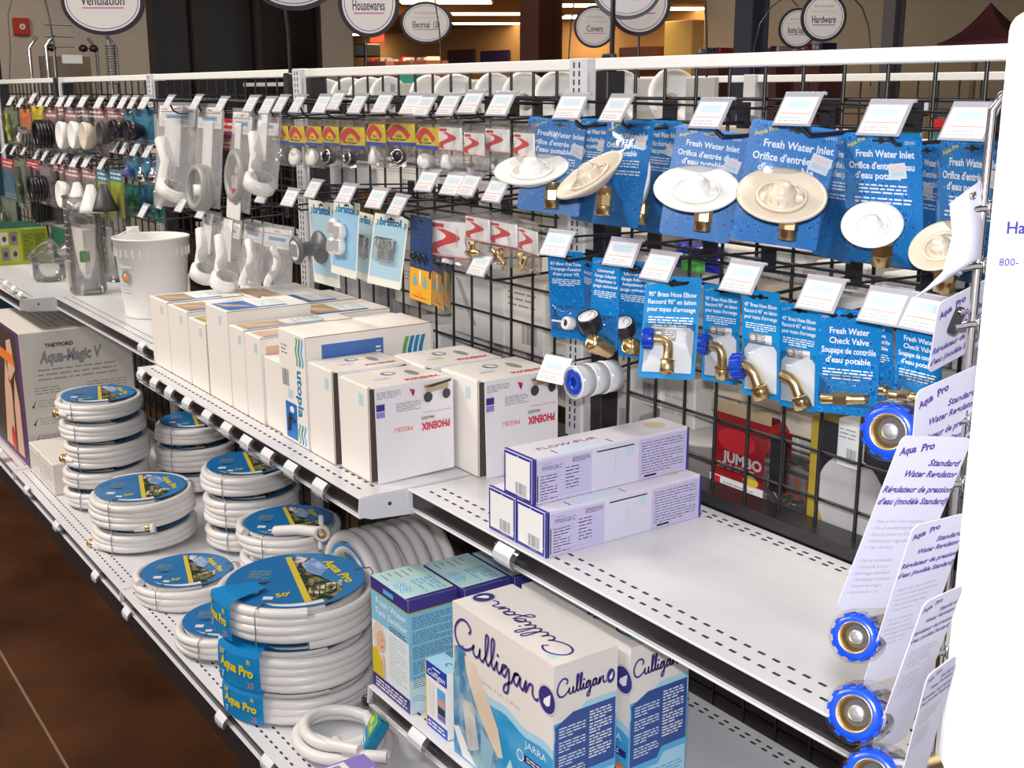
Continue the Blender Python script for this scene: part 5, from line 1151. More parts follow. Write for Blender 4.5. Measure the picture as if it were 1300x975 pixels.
def hose_bundle(x, y, z, Rr, rings, pitch, label, spin=0.0, fitting_at=None, tie=None, r=None, seed=1, group='white hose bundles'):
    r = r or pitch*.49; t = thing('hose_bundle', label, 'hose', (x, y, z), group)
    H = pitch*(rings-1)+2*r
    hose_unit(None, Rr, rings, pitch, r, seed).build('hose', t)
    mb = MB(); R0 = Rr-1.75*r; F = Face((0, 0, H-r*.2), (math.cos(spin), math.sin(spin), 0), (-math.sin(spin), math.cos(spin), 0)); disc_art(mb, F, R0)
    mb.disc(Face((0, 0, H-r*.35), (0, 1, 0), (1, 0, 0)), 0, 0, R0, R0, LGREY, 1, 36); mb.build('label_disc', t)
    for a in (tie or (spin-1.9, spin+.4)):
        c, s = math.cos(a), math.sin(a); mb = MB(); mb.tube([(c*(R0*.85), s*R0*.85, H+.001), (c*(Rr-.004), s*(Rr-.004), H-.001), (c*(Rr+.002), s*(Rr+.002), H-r), (c*(Rr+.002), s*(Rr+.002), r), (c*(Rr-.004), s*(Rr-.004), .002)], .0014, STEEL, 5); mb.build('wire_tie', t)
    if fitting_at:
        for a, zz, rc in fitting_at:
            d = Vector((math.cos(a), math.sin(a), 0)); tg = Vector((-d.y, d.x, 0)); dirv = (d*.25+tg*rc).normalized(); P0 = d*(Rr-r*.4)+Vector((0, 0, zz)); mb = MB()
            mb.tube([P0-dirv*.03, P0], r*.95, HOSE, 10); Mx = Matrix.Translation(P0) @ dirv.to_track_quat('Z', 'Y').to_matrix().to_4x4()
            mb.lathe([(.0075, 0), (.0085, .002), (.0085, .012), (.010, .013), (.010, .016)], BRASS, 16, Mx); mb.lathe([(.010, .014), (.0145, .015), (.0145, .021), (.0125, .027), (.009, .027), (.008, .018), (0, .018)], PLW if rc > 0 else BRASS, 18, Mx); mb.build('hose_coupling', t)
    return t
CA = math.atan2(CAM[1]+.4, CAM[0]+.5)   # bearing from the stacks to the camera
def stack(x, y, Rr, units, pitch, where, spins, fits={}, r=None):
    z = zb; N = len(units)
    for k, n in enumerate(units):
        rr_ = r or pitch*.49
        pos = 'only bundle' if N == 1 else ('top bundle' if k == N-1 else 'bottom bundle' if k == 0 else ('middle bundle' if N == 3 else ordinal(k)+' bundle up'))
        ox = R.uniform(-.005, .005) if N > 1 else 0; oy = R.uniform(-.004, .004) if N > 1 else 0
        hose_bundle(x+ox, y+oy, z, Rr, n, pitch, '%s of white hose in %s' % (pos, where), spins, fits.get(k), seed=k+int(abs(x)*10), r=rr_)
        z += pitch*(n-1)+2*rr_+.0035
    return z
SP = rad(55)
stack(-1.945, -.402, .130, (3, 3, 4, 3, 3), .0215, 'the tall stack beside the grey white carton', SP, {4: [(CA-.95, .02, -1)], 2: [(CA-1.0, .03, -1)]})
stack(-1.93, -.115, .128, (3, 4, 3), .0225, 'the stack behind the tall one', SP)
stack(-1.555, -.409, .148, (3, 4), .0225, 'the wide stack with two brass couplings', SP, {1: [(CA+.15, .012, 1)], 0: [(CA-1.15, .010, -1)]})
stack(-1.355, -.160, .136, (3, 4, 3), .0235, 'the stack under the carton shelf labels', SP)
stack(-.935, -.222, .132, (3, 3, 3), .0225, 'the stack left of the sideways coils', SP)
stack(-1.101, -.444, .134, (3,), .0225, 'the low coil in the middle of the deck', SP)
stack(-.765, -.462, .126, (3,), .0225, 'the low coil half under the big stack', SP)
stack(-.465, -.421, .167, (3, 4, 4), .0232, 'the big front stack with blue hang cards', SP)
# blue hang cards over the side of the big stack
a_ = rad(-70)
def hang_card(zt, zb_, ang, span, Rr, label, txt=True, top_in=.10):
    t = thing('hang_card', label, 'hose label', (-.465, -.421, 0), 'blue hang cards of the hose stack'); mb = MB(); n = 8
    def pt(i, z, rr): a = ang+span*(i/n-.5); return (rr*math.cos(a), rr*math.sin(a), z)
    rows = [(zt+.002, Rr-top_in), (zt+.003, Rr-.02), (zt-.001, Rr+.004), (zt-.012, Rr+.007), ((zt+zb_)/2, Rr+.008), (zb_, Rr+.006)]
    for j in range(len(rows)-1):
        for i in range(n):
            mb.quad(pt(i, *rows[j+1]), pt(i+1, *rows[j+1]), pt(i+1, *rows[j]), pt(i, *rows[j]), CARDBLUE2)
    mb.build('card', t)
    if txt:
        a = ang; nrm = Vector((math.cos(a), math.sin(a), 0)); F = Face(nrm*(Rr+.010)+Vector((0, 0, 0)), (-math.sin(a), math.cos(a), 0), (0, 0, 1)); mb = MB(); h = zt-zb_; w = span*Rr
        rows_ = []
        def T(s_, x, z, hh, m, **k):
            n0 = len(mb.v); mb.text(F, s_, x, z, hh, m, **k)
            for q in range(n0, len(mb.v)):  # wrap round the curve of the card
                v = Vector(mb.v[q]); xx = (v-F.o).dot(F.ex); aa = a+xx/(Rr+.0095); mb.v[q] = ((Rr+.0095)*math.cos(aa), (Rr+.0095)*math.sin(aa), v.z)
        T('Aqua Pro', 0, zb_+h*.42, h*.24, YELLOW, al='C', bold=.05, wid=w*.80, rot=-6); T("50'", -w*.32, zb_+h*.76, h*.14, YELLOW, al='C', bold=.03); T('ft', w*.32, zb_+h*.70, h*.13, GOLD, al='C', bold=.03); T('7', -w*.34, zb_+h*.12, h*.2, PAPER, al='C'); T('25', w*.34, zb_+h*.10, h*.14, ORANGE, al='C')
        mb.build('lettering', t)
hang_card(.455, .372, a_-.30, .55, .170, 'upper blue hang card folded over the big hose stack', True, .09)
hang_card(.358, .272, a_+.0, .72, .170, 'middle blue hang card with yellow lettering on the big hose stack', True, .05)
hang_card(.270, .197, a_+.02, .70, .168, 'lowest blue hang card with yellow lettering on the big hose stack', True, .02)

# coils lying on their side
for k in range(3):
    yy = (-.245, -.146, -.082)[k]; nr = (3, 2, 2)[k]; t = thing('coiled_hose', ('front sideways coil of white hose showing its blue disc', 'middle sideways coil of white hose with a paper tag', 'rear sideways coil of white hose against the grid')[k], 'hose', (-.565, yy, zb+.001), 'sideways hose coils')
    mb = MB(); rr_ = .0145; Rr = .145
    for q in range(nr): mb.torus((0, rr_+.0305*q, Rr), Rr-rr_, rr_, HOSE, 'y', 44, 10); mb.torus((0, rr_+.0305*q, Rr), Rr-rr_*3, rr_, HOSE, 'y', 30, 6)
    mb.build('hose', t)
    if k == 0:
        F = Face((0, .004, Rr), (1, 0, 0), (0, 0, 1)); mb = MB().disc(F, 0, 0, Rr-.028, Rr-.028, mat('bright_disc_blue', (.01, .26, .60), .3), 1, 36); mb.text(F, 'Aqua', -.055, .055, .03, GOLD, 'C', .03, rot=30); mb.build('label_disc', t)
        mb = MB(); mb.tube([(-.17, -.10, .265), (-.10, -.075, .285), (-.015, -.050, .300)], .0125, HOSE, 12); Mx = Matrix.Translation((-.015, -.050, .300)) @ Vector((.75, -.6, .12)).to_track_quat('Z', 'Y').to_matrix().to_4x4()
        mb.lathe([(.012, -.006), (.0175, 0), (.019, .004), (.019, .018), (.016, .020), (.0115, .018)], mat('coupling_grey_white', (.62, .60, .56), .4), 22, Mx); mb.lathe([(.0115, .018), (.010, .006), (0, .006)], BRASSD, 20, Mx); mb.box((-.022, -.060, .318), (-.010, -.050, .342), HOSE, .003); mb.box((-.016, -.066, .262), (-.004, -.058, .285), HOSE, .003); mb.build('hose_end', t)
    if k == 1: MB().box((.098, -.002, Rr+.055), (.112, .004, Rr+.085), PAPER).build('paper_tag', t)

# loose coil in front of the raised shelf
t = thing('loose_hose', 'loose white hose coil with a green and blue wrap label', 'hose', (-.198, -.455, zb)); mb = MB(); pts = []
for k in range(70):
    a = 2*math.pi*k/32; pts.append(((.108-.0005*k)*math.cos(a+.6)*1.0, (.092-.0005*k)*math.sin(a+.6), .012+.0006*k))
mb.tube(pts, .0118, HOSE, 10); mb.tube([(.02, -.02, .03), (.07, -.03, .042), (.13, -.015, .052), (.155, .02, .05)], .0115, HOSE, 10); mb.tube([(-.02, -.06, .035), (.06, -.045, .05), (.125, -.02, .062)], .0115, HOSE, 10); mb.build('hose', t)
mb = MB(); mb.T = Matrix.Translation((.095, .02, .062)) @ Matrix.Rotation(rad(-25), 4, 'Z') @ Matrix.Rotation(rad(-30), 4, 'X'); mb.box((-.030, -.012, -.050), (.030, .012, .050), mat('wrap_teal', (.01, .22, .38), .35), .004); Fq = Face((-.030, -.0122, -.05), (1, 0, 0), (0, 0, 1)); mb.rect(Fq, .002, .06, .058, .098, GREEN); mb.disc(Fq, .018, .078, .008, .008, YELLOW, 2, 14); mb.disc(Fq, .038, .07, .007, .007, GOLD, 2, 14); mb.greek(Fq, .008, .01, .05, .05, 5, WTXT); mb.build('wrap_label', t)
mb = MB().lathe([(.008, 0), (.013, .003), (.0135, .02), (.008, .024), (0, .022)], BLACKP, 14, Matrix.Translation((.068, .035, .112)) @ Matrix.Rotation(rad(-35), 4, 'Y')); mb.build('black_valve', t)
MB().lathe([(.012, 0), (.014, .003), (.014, .016), (.010, .018)], BRASS, 16, Matrix.Translation((.135, -.03, .035)) @ Matrix.Rotation(rad(60), 4, 'Y')).build('hose_coupling', t)

# purple box cut by the frame edge
def deco(mb, FF, FS, FT, W, D, H):
    mb.rect(FT, 0, 0, W, D, VIOLET); mb.rect(FT, W*.02, D*.02, W*.14, D*.5, PAPER, 2); mb.barcode(FT, W*.04, D*.06, W*.09, D*.3, INK, 3)
    for q in range(3): mb.greek(FT, W*.2, D*(.05+.32*q), W*.55, D*(.28+.32*q), 5, WTXT, e=2, seed=q); mb.greek(FT, W*.62, D*(.05+.32*q), W*.95, D*(.28+.32*q), 5, NAVY, e=2, seed=q+3)
    mb.rect(FF, 0, 0, W, H, PAPER); mb.rect(FF, 0, 0, W*.10, H, MAGENTA, 2)
carton('purple_box', -.012, .235, -.585, -.492-.006, zb, .285, 'flat violet box with a magenta edge lying before the raised shelf', body=MAGENTA, top=VIOLET, deco=deco)

# ---- raised shelf: sanitizer and filter boxes
zr = 0.4255
def deco(mb, FF, FS, FT, W, D, H):
    SANB = mat('sanitizer_blue', (.22, .52, .72), .4); SANT = mat('sanitizer_top', (.50, .72, .72), .4); NV = mat('sanitizer_navy', (.04, .03, .22), .35)
    mb.rect(FF, 0, 0, W, H, mat('sanitizer_pale', (.72, .80, .84), .4)); mb.rect(FF, 0, H*.62, W, H, SANB, 2); mb.rect(FF, 0, H*.89, W, H, NV, 3); mb.rect(FF, 0, H*.88, W, H*.892, LIME, 4); mb.rect(FF, 0, 0, W, H*.13, NV, 3); mb.greek(FF, W*.08, H*.02, W*.92, H*.11, 3, WTXT, e=4)
    mb.text(FF, 'Fresh Water', W*.54, H*.79, H*.055, WTXT, 'C', .01, wid=W*.80, e=4); mb.text(FF, 'Tank Sanitizer', W*.54, H*.70, H*.055, WTXT, 'C', .01, wid=W*.86, e=4); mb.greek(FF, W*.5, H*.62, W*.95, H*.67, 2, INKB, e=4); mb.greek(FF, W*.48, H*.2, W*.92, H*.6, 13, LGREY, fill=.3, e=3)
    mb.disc(FF, W*.20, H*.49, W*.17, H*.14, mat('blond', (.70, .62, .45), .5), 3, 18); mb.disc(FF, W*.25, H*.46, W*.12, H*.10, SKIN, 4, 18); mb.disc(FF, W*.29, H*.42, W*.035, H*.008, RED, 5, 8); mb.disc(FF, W*.29, H*.485, W*.02, H*.006, INK, 5, 8)
    mb.poly(FF, [(0, H*.13), (W*.32, H*.13), (W*.25, H*.3), (W*.12, H*.38), (0, H*.36)], mat('mustard', (.62, .50, .02), .5), 4); mb.poly(FF, [(W*.28, H*.15), (W*.36, H*.15), (W*.34, H*.34), (W*.27, H*.36)], SKIN, 5)
    mb.rect(FF, W*.35, H*.92, W*.62, H*.96, SKY, 4)
    mb.rect(FS, 0, 0, D, H, SANB); mb.rect(FS, 0, 0, D, H*.30, mat('sanitizer_fade', (.55, .70, .78), .4), 2); mb.rect(FS, 0, H*.89, D, H, NV, 3); mb.rect(FS, 0, H*.88, D, H*.892, LIME, 4)
    for q in range(5): mb.greek(FS, D*.07, H*(.74-.13*q), D*.93, H*(.85-.13*q), 6, NAVY, fill=.3, e=3, seed=q)
    for q in range(3): mb.tube([FS.p(D*(.05+.09*i), H*(.10+.02*q)+.003*math.sin(i*1.5), 3) for i in range(11)], .0006, SKY, 4)
    mb.rect(FT, 0, 0, W, D, SANT); mb.rect(FT, W*.93, 0, W, D, NV, 2); mb.greek(FT, W*.08, D*.1, W*.3, D*.8, 5, INKG, e=2, fill=.25); mb.greek(FT, W*.45, D*.45, W*.88, D*.9, 5, SANB, e=2, fill=.6)
    for q in range(4): mb.tube([FT.p(W*(.45+.04*i), D*(.10+.06*q)+.003*math.sin(i*1.6), 3) for i in range(9)], .0007, SKY, 4)
carton('sanitizer_box', .002, .134, -.480, -.384, zr, .636, 'blue tank sanitizer box with a blond woman in a yellow top, front one', deco=deco, group='tank sanitizer boxes')
carton('sanitizer_box', .012, .150, -.378, -.284, zr, .636, 'blue tank sanitizer box standing second behind the front one', deco=deco, group='tank sanitizer boxes')
carton('sanitizer_box', .018, .156, -.278, -.184, zr, .636, 'blue tank sanitizer box standing last, under the shelf edge', deco=deco, group='tank sanitizer boxes')
def deco(mb, FF, FS, FT, W, D, H):
    mb.rect(FF, W*.05, 0, W, H, PAPER); mb.rect(FF, 0, 0, W*.05, H, YELLOW, 2); mb.rect(FF, W*.05, H*.78, W, H, ROYAL, 2); mb.rect(FF, W*.05, 0, W, H*.16, ROYAL, 2)
    mb.text(FF, 'Culligan', W*.52, H*.82, H*.09, WTXT, 'C', .01, shear=.3, wid=W*.8, e=3); mb.rect(FF, W*.35, H*.935, W*.7, H*.955, WTXT, 3); mb.rect(FF, W*.12, H*.2, W*.42, H*.72, mat('filter_white', (.78, .76, .74), .4), 3); mb.rect(FF, W*.55, H*.22, W*.92, H*.70, SKY, 3)
    mb.rect(FF, W*.58, H*.45, W*.9, H*.55, mat('salmon', (.72, .30, .25), .4), 4); mb.rect(FF, W*.58, H*.32, W*.9, H*.43, INK, 4); mb.rect(FF, W*.58, H*.25, W*.9, H*.30, MAGENTA, 4); mb.greek(FF, W*.12, H*.03, W*.9, H*.13, 2, WTXT, e=3)
    mb.rect(FT, 0, 0, W, D, LSKY); mb.text(FT, 'C', W*.6, D*.4, D*.3, INKP, 'C', .02)
carton('small_filter_box', .174, .243, -.472, -.435, zr, .546, 'small blue and white filter box in front of the large one', deco=deco, body=PAPER)
def swoop(mb, F, x, y, h, w, m, rot=0, e=3, th=None):
    """the cursive name: script strokes"""
    th = th or h*.05; c, s = math.cos(rad(rot)), math.sin(rad(rot))
    S = []
    S.append([(.155, .62), (.175, .78), (.13, .93), (.07, .90), (.02, .70), (.0, .45), (.02, .2), (.07, .08), (.13, .12), (.19, .28), (.21, .42)])     # C
    S.append([(.21, .42), (.20, .22), (.225, .10), (.26, .18), (.275, .42), (.27, .18), (.30, .08)])                                              # u
    S.append([(.30, .08), (.345, .40), (.365, .85), (.35, .95), (.335, .80), (.335, .25), (.36, .08)])                                            # l
    S.append([(.36, .08), (.405, .40), (.425, .85), (.41, .95), (.395, .80), (.395, .25), (.42, .08)])                                            # l
    S.append([(.42, .08), (.455, .40), (.45, .20), (.475, .08)])                                                                                  # i
    S.append([(.475, .08), (.515, .32), (.55, .44), (.51, .40), (.50, .20), (.53, .12), (.57, .42), (.57, .0), (.555, -.28), (.52, -.30), (.53, -.12), (.60, .10)])  # g
    S.append([(.60, .10), (.63, .36), (.67, .44), (.63, .40), (.62, .20), (.65, .10), (.685, .42), (.68, .18), (.71, .08)])                         # a
    S.append([(.71, .08), (.74, .42), (.735, .10), (.77, .38), (.80, .40), (.80, .18), (.83, .08), (.86, .16)])                                     # n
    for st in S:
        P_ = []; n = len(st)
        for i in range(n-1):
            p0 = st[max(0, i-1)]; p1 = st[i]; p2 = st[i+1]; p3 = st[min(n-1, i+2)]
            for q in range(4):
                t_ = q/4; P_.append(tuple(.5*((2*p1[k])+(-p0[k]+p2[k])*t_+(2*p0[k]-5*p1[k]+4*p2[k]-p3[k])*t_**2+(-p0[k]+3*p1[k]-3*p2[k]+p3[k])*t_**3) for k in (0, 1)))
        P_.append(st[-1]); vs = []; fs = []
        for i, (a, b) in enumerate(P_):
            X_, Y_ = a*w, b*h
            a2, b2 = P_[min(i+1, len(P_)-1)]; a1, b1 = P_[max(i-1, 0)]; dx, dy = (a2-a1)*w, (b2-b1)*h; L = math.hypot(dx, dy) or 1; nx_, ny_ = -dy/L*th, dx/L*th
            for sg in (1, -1): xx, yy = X_+sg*nx_, Y_+sg*ny_; vs.append(F.p(x+xx*c-yy*s, y+xx*s+yy*c, e))
        for i in range(len(P_)-1): fs.append((2*i, 2*i+1, 2*i+3, 2*i+2))
        mb.add(vs, fs, m)
    X_, Y_ = .46*w, .58*h; mb.disc(F, x+X_*c-Y_*s, y+X_*s+Y_*c, th*1.3, th*1.3, m, e, 10)
    # oval badge with drop
    X_, Y_ = .935*w, .30*h; cx, cy = x+X_*c-Y_*s, y+X_*s+Y_*c; rx, ry = .075*w, .36*h
    if abs(rot) > 45: rx, ry = ry, rx
    mb.disc(F, cx, cy, rx*1.12, ry*1.12, mat('badge_rim', (.45, .40, .42), .4), e, 28); mb.disc(F, cx, cy, rx*1.06, ry*1.06, PAPER, e+1, 28); mb.disc(F, cx, cy, rx, ry, INKB, e+2, 28)
    mb.poly(F, [(cx+(a*c-b*s)*rx, cy+(a*s+b*c)*ry) for a, b in ((.45, .55), (.1, .3), (-.35, -.05), (-.4, -.35), (0, -.5), (.35, -.3), (.42, .1))], PAPER, e+3)
def deco(mb, FF, FS, FT, W, D, H):
    CW = mat('filter_box_white', (.78, .74, .70), .4); WB = mat('water_blue', (.02, .30, .64), .35, noise=(18, (.10, .42, .72), .4, .7))
    mb.rect(FF, 0, 0, W, H, CW)
    n = 16; pts = [(0, 0), (W, 0)] + [(W*(1-q/n), H*(.50+.015*math.sin(q*1.1)+.10*q/n)) for q in range(n+1)]; mb.poly(FF, pts, WB, 2)
    pts = [(W*(1-q/n), H*(.50+.015*math.sin(q*1.1)+.10*q/n)) for q in range(n+1)]; vs = []
    for a, b in pts: vs += [FF.p(a, b, 3), FF.p(a, b-H*.05, 3)]
    mb.add(vs, [(2*q, 2*q+2, 2*q+3, 2*q+1) for q in range(n)], LSKY)
    # pitcher photo
    BJ = mat('jug_blue', (.05, .22, .42), .3, noise=(26, (.35, .52, .62), .42, .62)); mb.poly(FF, [(W*.02, H*.72), (W*.12, H*.76), (W*.30, H*.40), (W*.50, H*.28), (W*.46, H*.12), (W*.34, -.0+.002), (W*.05, .002), (0.002, H*.2)], BJ, 4)
    LID = mat('jug_lid', (.72, .58, .44), .35, noise=(14, (.80, .70, .58), .4, .65)); mb.poly(FF, [(W*.13, H*.70), (W*.22, H*.70), (W*.36, H*.55), (W*.48, H*.38), (W*.53, H*.22), (W*.48, H*.20), (W*.36, H*.30), (W*.24, H*.44), (W*.15, H*.60)], LID, 6)
    mb.poly(FF, [(W*.10, H*.40), (W*.22, H*.42), (W*.28, H*.15), (W*.16, H*.08)], mat('jug_core', (.50, .50, .50), .4, noise=(30, (.68, .66, .62), .4, .6)), 5); mb.poly(FF, [(W*.30, H*.30), (W*.44, H*.24), (W*.40, H*.08), (W*.30, H*.10)], mat('jug_glass', (.30, .52, .66), .2), 5); mb.poly(FF, [(W*.0, H*.18), (W*.06, H*.20), (W*.24, .004), (W*.10, .004)], PAPER, 5); mb.poly(FF, [(W*.52, H*.10), (W*.60, H*.25), (W*.72, .004), (W*.55, .004)], mat('splash', (.5, .75, .85), .3), 3)
    swoop(mb, FF, W*.03, H*.72, H*.22, W*.98, INKP, e=8, th=H*.0085)
    mb.text(FF, 'FROMETIA LINE', W*.45, H*.60, H*.022, LGREY, 'C', wid=W*.5, e=4, rot=0)
    mb.text(FF, 'JARRA', W*.84, H*.40, H*.045, WTXT, 'C', .0, wid=W*.2, e=4)
    for q in range(3):
        z = H*(.33-.12*q); mb.rect(FF, W*.68, z-.006, W*.98, z+.006, NAVY, 4); mb.disc(FF, W*.70, z, W*.035, W*.035, SKY, 5, 16); mb.ring(FF, W*.70, z, W*.035, W*.035, .002, WTXT, 6, 16); mb.greek(FF, W*.76, z-.004, W*.92, z+.005, 2, WTXT, e=5)
    mb.rect(FF, W*.74, H*.225, W, H*.255, ORANGE, 6)
    mb.rect(FS, 0, 0, D, H, SKY); mb.rect(FS, 0, H*.66, D, H, CW, 2); mb.poly(FS, [(0, H*.62), (D*.4, H*.70), (D*.5, H*.735), (D, H*.735), (D, H*.6), (0, H*.55)], LSKY, 3); swoop(mb, FS, D*.05, H*.80, H*.12, D*.9, INKP, e=4, th=H*.006)
    NB = mat('panel_navy', (.03, .08, .30), .4); mb.poly(FS, [(D*.02, H*.26), (D*.48, H*.26), (D*.56, H*.32), (D*.98, H*.32), (D*.98, H*.70), (D*.3, H*.70), (D*.02, H*.64)], NB, 4)
    for q in range(4): mb.greek(FS, D*.08, H*(.56-.085*q), D*.5, H*(.63-.085*q), 4, PALEBLUE, e=5, seed=q); mb.greek(FS, D*.56, H*(.60-.075*q), D*.92, H*(.67-.075*q), 4, WTXT, e=5, seed=q+7)
    mb.poly(FS, [(D*.02, H*.0), (D*.98, 0), (D*.98, H*.28), (D*.6, H*.28), (D*.5, H*.22), (D*.02, H*.22)], LSKY, 4); mb.greek(FS, D*.06, H*.08, D*.94, H*.2, 6, SKY, e=5)
    mb.rect(FT, 0, 0, W, D, CW); swoop(mb, FT, W*.93, D*.52, D*.38, W*.92, INKP, rot=180, e=3, th=D*.016); mb.rect(FT, W*.86, D*.10, W*.93, D*.22, CYAN, 2)
carton('filter_jug_box', .273, .540, -.478, -.364, zr, .688, 'large blue and white water filter box, its pitcher photo showing', deco=deco, body=PAPER, group='water filter boxes', bev=.002)
carton('filter_jug_box', .283, .556, -.352, -.238, zr, .688, 'second blue and white water filter box standing behind the first', deco=deco, body=PAPER, group='water filter boxes', bev=.002)

# ================================================================== RIGHT EDGE: chrome strip, regulator cards, white display
DPT = 0.88
tp = pd(1263, 100, DPT); bt = pd(1195, 1010, DPT)
strip_x = tp
T0_ = Vector(pd(1262, 118, DPT)); 
zs = lambda v, u: Vector(pd(u, v, DPT))
def vline(z): return Vector((T0_.x, T0_.y, z))
zlo = 0.45
t = thing('clip_strip', 'chrome wire clip strip hanging in front of the white display edge', 'clip strip', (T0_.x, T0_.y, zlo))
hh = T0_.z-zlo; rt = Vector(RT); mb = MB()
mb.tube([(0, 0, 0), (0, 0, hh-.012), tuple(rt*.006+Vector((0, 0, hh-.002))), tuple(rt*.018+Vector((0, 0, hh+.002))), tuple(rt*.030+Vector((0, 0, hh-.006))), tuple(rt*.032+Vector((0, 0, hh-.03)))], .0035, CHROME, 10); mb.tube([tuple(rt*.009), tuple(rt*.009+Vector((0, 0, hh-.03)))], .0012, CHROME, 6); mb.build('wire', t)
clips = [(1248, 268), (1242, 345), (1236, 425), (1230, 562), (1219, 655), (1208, 742), (1203, 830), (1195, 915)]
for i, (u, v) in enumerate(clips):
    zc = pd(u, v, DPT)[2]-zlo; mb = MB()
    mb.tube([tuple(rt*.010+Vector((0, 0, zc))), (0, -.004, zc), tuple(-rt*.010+Vector((0, -.006, zc-.002)))], .003, CHROME, 8); mb.torus((rt.x*.008, rt.y*.008, zc), .006, .0015, CHROME, 'x', 14, 6)
    Tm = Matrix.Translation(-rt*.004+Vector((-.004, -.008, zc+.004))) @ Matrix.Rotation(YAW, 4, 'Z') @ Matrix.Rotation(rad(18), 4, 'Y')
    mb.T = Tm; mb.box((-.004, -.003, -.012), (.004, .002, .010), STEEL if i % 2 else BLACKP, .002); mb.lathe([(0, 0), (.003, .0005), (0, .002)], CHROME, 10, Matrix.Translation((0, -.004, .006)) @ Matrix.Rotation(rad(90), 4, 'X')); mb.T = None
    mb.build('clip', t)
def reg_nut(mb, M, r, L):
    mb.lathe([(r*.6, 0), (r*.93, 0), (r*.99, .003), (r*.99, L-.003), (r*.93, L), (r*.70, L)], BLUECAP, 8 if False else 28, M, True)
    for k in range(12):
        a = 2*math.pi*k/12; q = M @ Matrix.Rotation(a, 4, 'Z') @ Matrix.Translation((r, 0, L/2)); mb.T = q
        mb.box((-.001, -r*.13, -L*.46), (r*.07, r*.13, L*.42), BLUECAP, r*.03); mb.T = None
    mb.lathe([(r*.70, L+.0002), (r*.68, L+.0006), (r*.62, L-.001), (r*.58, L-.005), (r*.50, L-.010)], BRASS, 28, M)
    mb.lathe([(r*.50, L-.010), (r*.32, L-.010)], INK, 28, M, False)
    mb.lathe([(r*.34, L-.010), (r*.33, L-.005), (r*.28, L-.004), (0, L-.0045)], STEEL, 24, M)
def reg_card(TLp, TRp, BLp, dep, label, cap=None, plain=False, za=55, zb2=60):
    """grey white regulator card: three corners on the view rays, right and lower edges farther away"""
    f = 1/FPX*dep
    A = Vector(pd(TLp[0], TLp[1], dep)); B_ = Vector(pd(TRp[0], TRp[1], dep+za*f)); C_ = Vector(pd(BLp[0], BLp[1], dep+zb2*f))
    ex = (B_-A); W = ex.length; ex.normalize(); dn = (C_-A); H = dn.length; dn = (dn-ex*dn.dot(ex)).normalized(); up = -dn; yy = up.cross(ex).normalized()
    W2 = W*1.0; c = A+ex*W2/2
    M = Matrix(((ex.x, yy.x, up.x, c.x), (ex.y, yy.y, up.y, c.y), (ex.z, yy.z, up.z, c.z), (0, 0, 0, 1)))
    t = thing('regulator_card', label, 'hanging card', group='grey white regulator cards', M=M)
    GC = mat('regulator_card_white', (.50, .50, .60), .45); mb = MB(); F = card_shape(mb, W2, H, GC, hole=False, r=.006)
    if not plain:
        q = W2/.1
        mb.text(F, 'Aqua', W2*.05, H-.022*q, .0085*q, INKP, bold=.04, shear=.1, rot=12, wid=.022*q); mb.text(F, 'Pro', W2*.33, H-.017*q, .0085*q, INKP, bold=.04, shear=.1, rot=12, wid=.018*q)
        mb.text(F, 'Standard', W2*.96, H-.033*q, .0075*q, INKP, 'R', .03, .25, wid=.045*q); mb.text(F, 'Water Regulator', W2*.98, H-.046*q, .0075*q, INKP, 'R', .03, .25, wid=.075*q)
        mb.text(F, 'Régulateur de pression', W2*.995, H-.064*q, .0075*q, INKP, 'R', .03, .25, wid=.098*q); mb.text(F, "d'eau (modèle Standard)", W2*.99, H-.078*q, .0075*q, INKP, 'R', .03, .25, wid=.098*q)
        y = H-.10*q
        for s_ in ('• Made of Non Toxic components', '• Fits all standard garden hoses', '• Factory preset to 45 psi', '• Will function regardless', '• 1 Year Warranty', '', '• Fait de composants', "• S'installe à tout", "  d'arrosage standard", '• Préréglage industriel', '• Fonctionne malgré', '• Garantie de 1 an'):
            if y > .006 and s_: mb.text(F, s_, W2*.06, y, .0042*q, INKG, shear=.2, wid=.0024*q*len(s_))
            y -= .0078*q
    else: mb.greek(F, W2*.4, H*.5, W2*.7, H*.56, 2, mat('pink_print', (0.85, .6, .6), .5))
    mb.build('card', t)
    if cap is not None:
        cu, cv, rp, cdp = cap; r = rp/FPX*cdp/1.06; Wc = Vector(pd(cu, cv, cdp)); ax = (Vector(CAM)-Wc).normalized(); ax = (ax-Vector((0, 0, .10))-rt*.34).normalized()
        Mi = M.inverted(); X = Mi @ (Matrix.Translation(Wc-ax*.018) @ ax.to_track_quat('Z', 'Y').to_matrix().to_4x4()); mb = MB(); reg_nut(mb, X, r, .020)
        p0 = Mi @ (Wc-ax*.018); p1 = Mi @ (Wc-ax*.035+rt*.01); p2 = Mi @ (Wc-ax*.05+rt*.03+Vector((0, 0, .004)))
        mb.tube([p0, p1, p2], r*.6, BRASS, 14); mb.build('regulator_valve', t)
        mb = MB(); mb.lathe([(r*1.12, .003), (r*1.2, -.01), (r*1.15, -.034)], CLEAR, 26, Mi @ (Matrix.Translation(Wc) @ ax.to_track_quat('Z', 'Y').to_matrix().to_4x4())); mb.build('plastic_bag', t)
    return t
Lc = [(1206, 258, .885), (1209, 300, .89), (1197, 345, .895), (1178, 364, .90), (1162, 377, .905)]; Rc = [(1254, 222, .90), (1249, 285, .90), (1246, 326, .90), (1206, 352, .905), (1164, 378, .906)]
t = thing('blank_card', 'blank white card bent out from the top of the chrome strip', 'hanging card', tuple(pd(1230, 300, .9))); mb = MB(); o_ = pd(1230, 300, .9); th = np.array(FW)*.0008
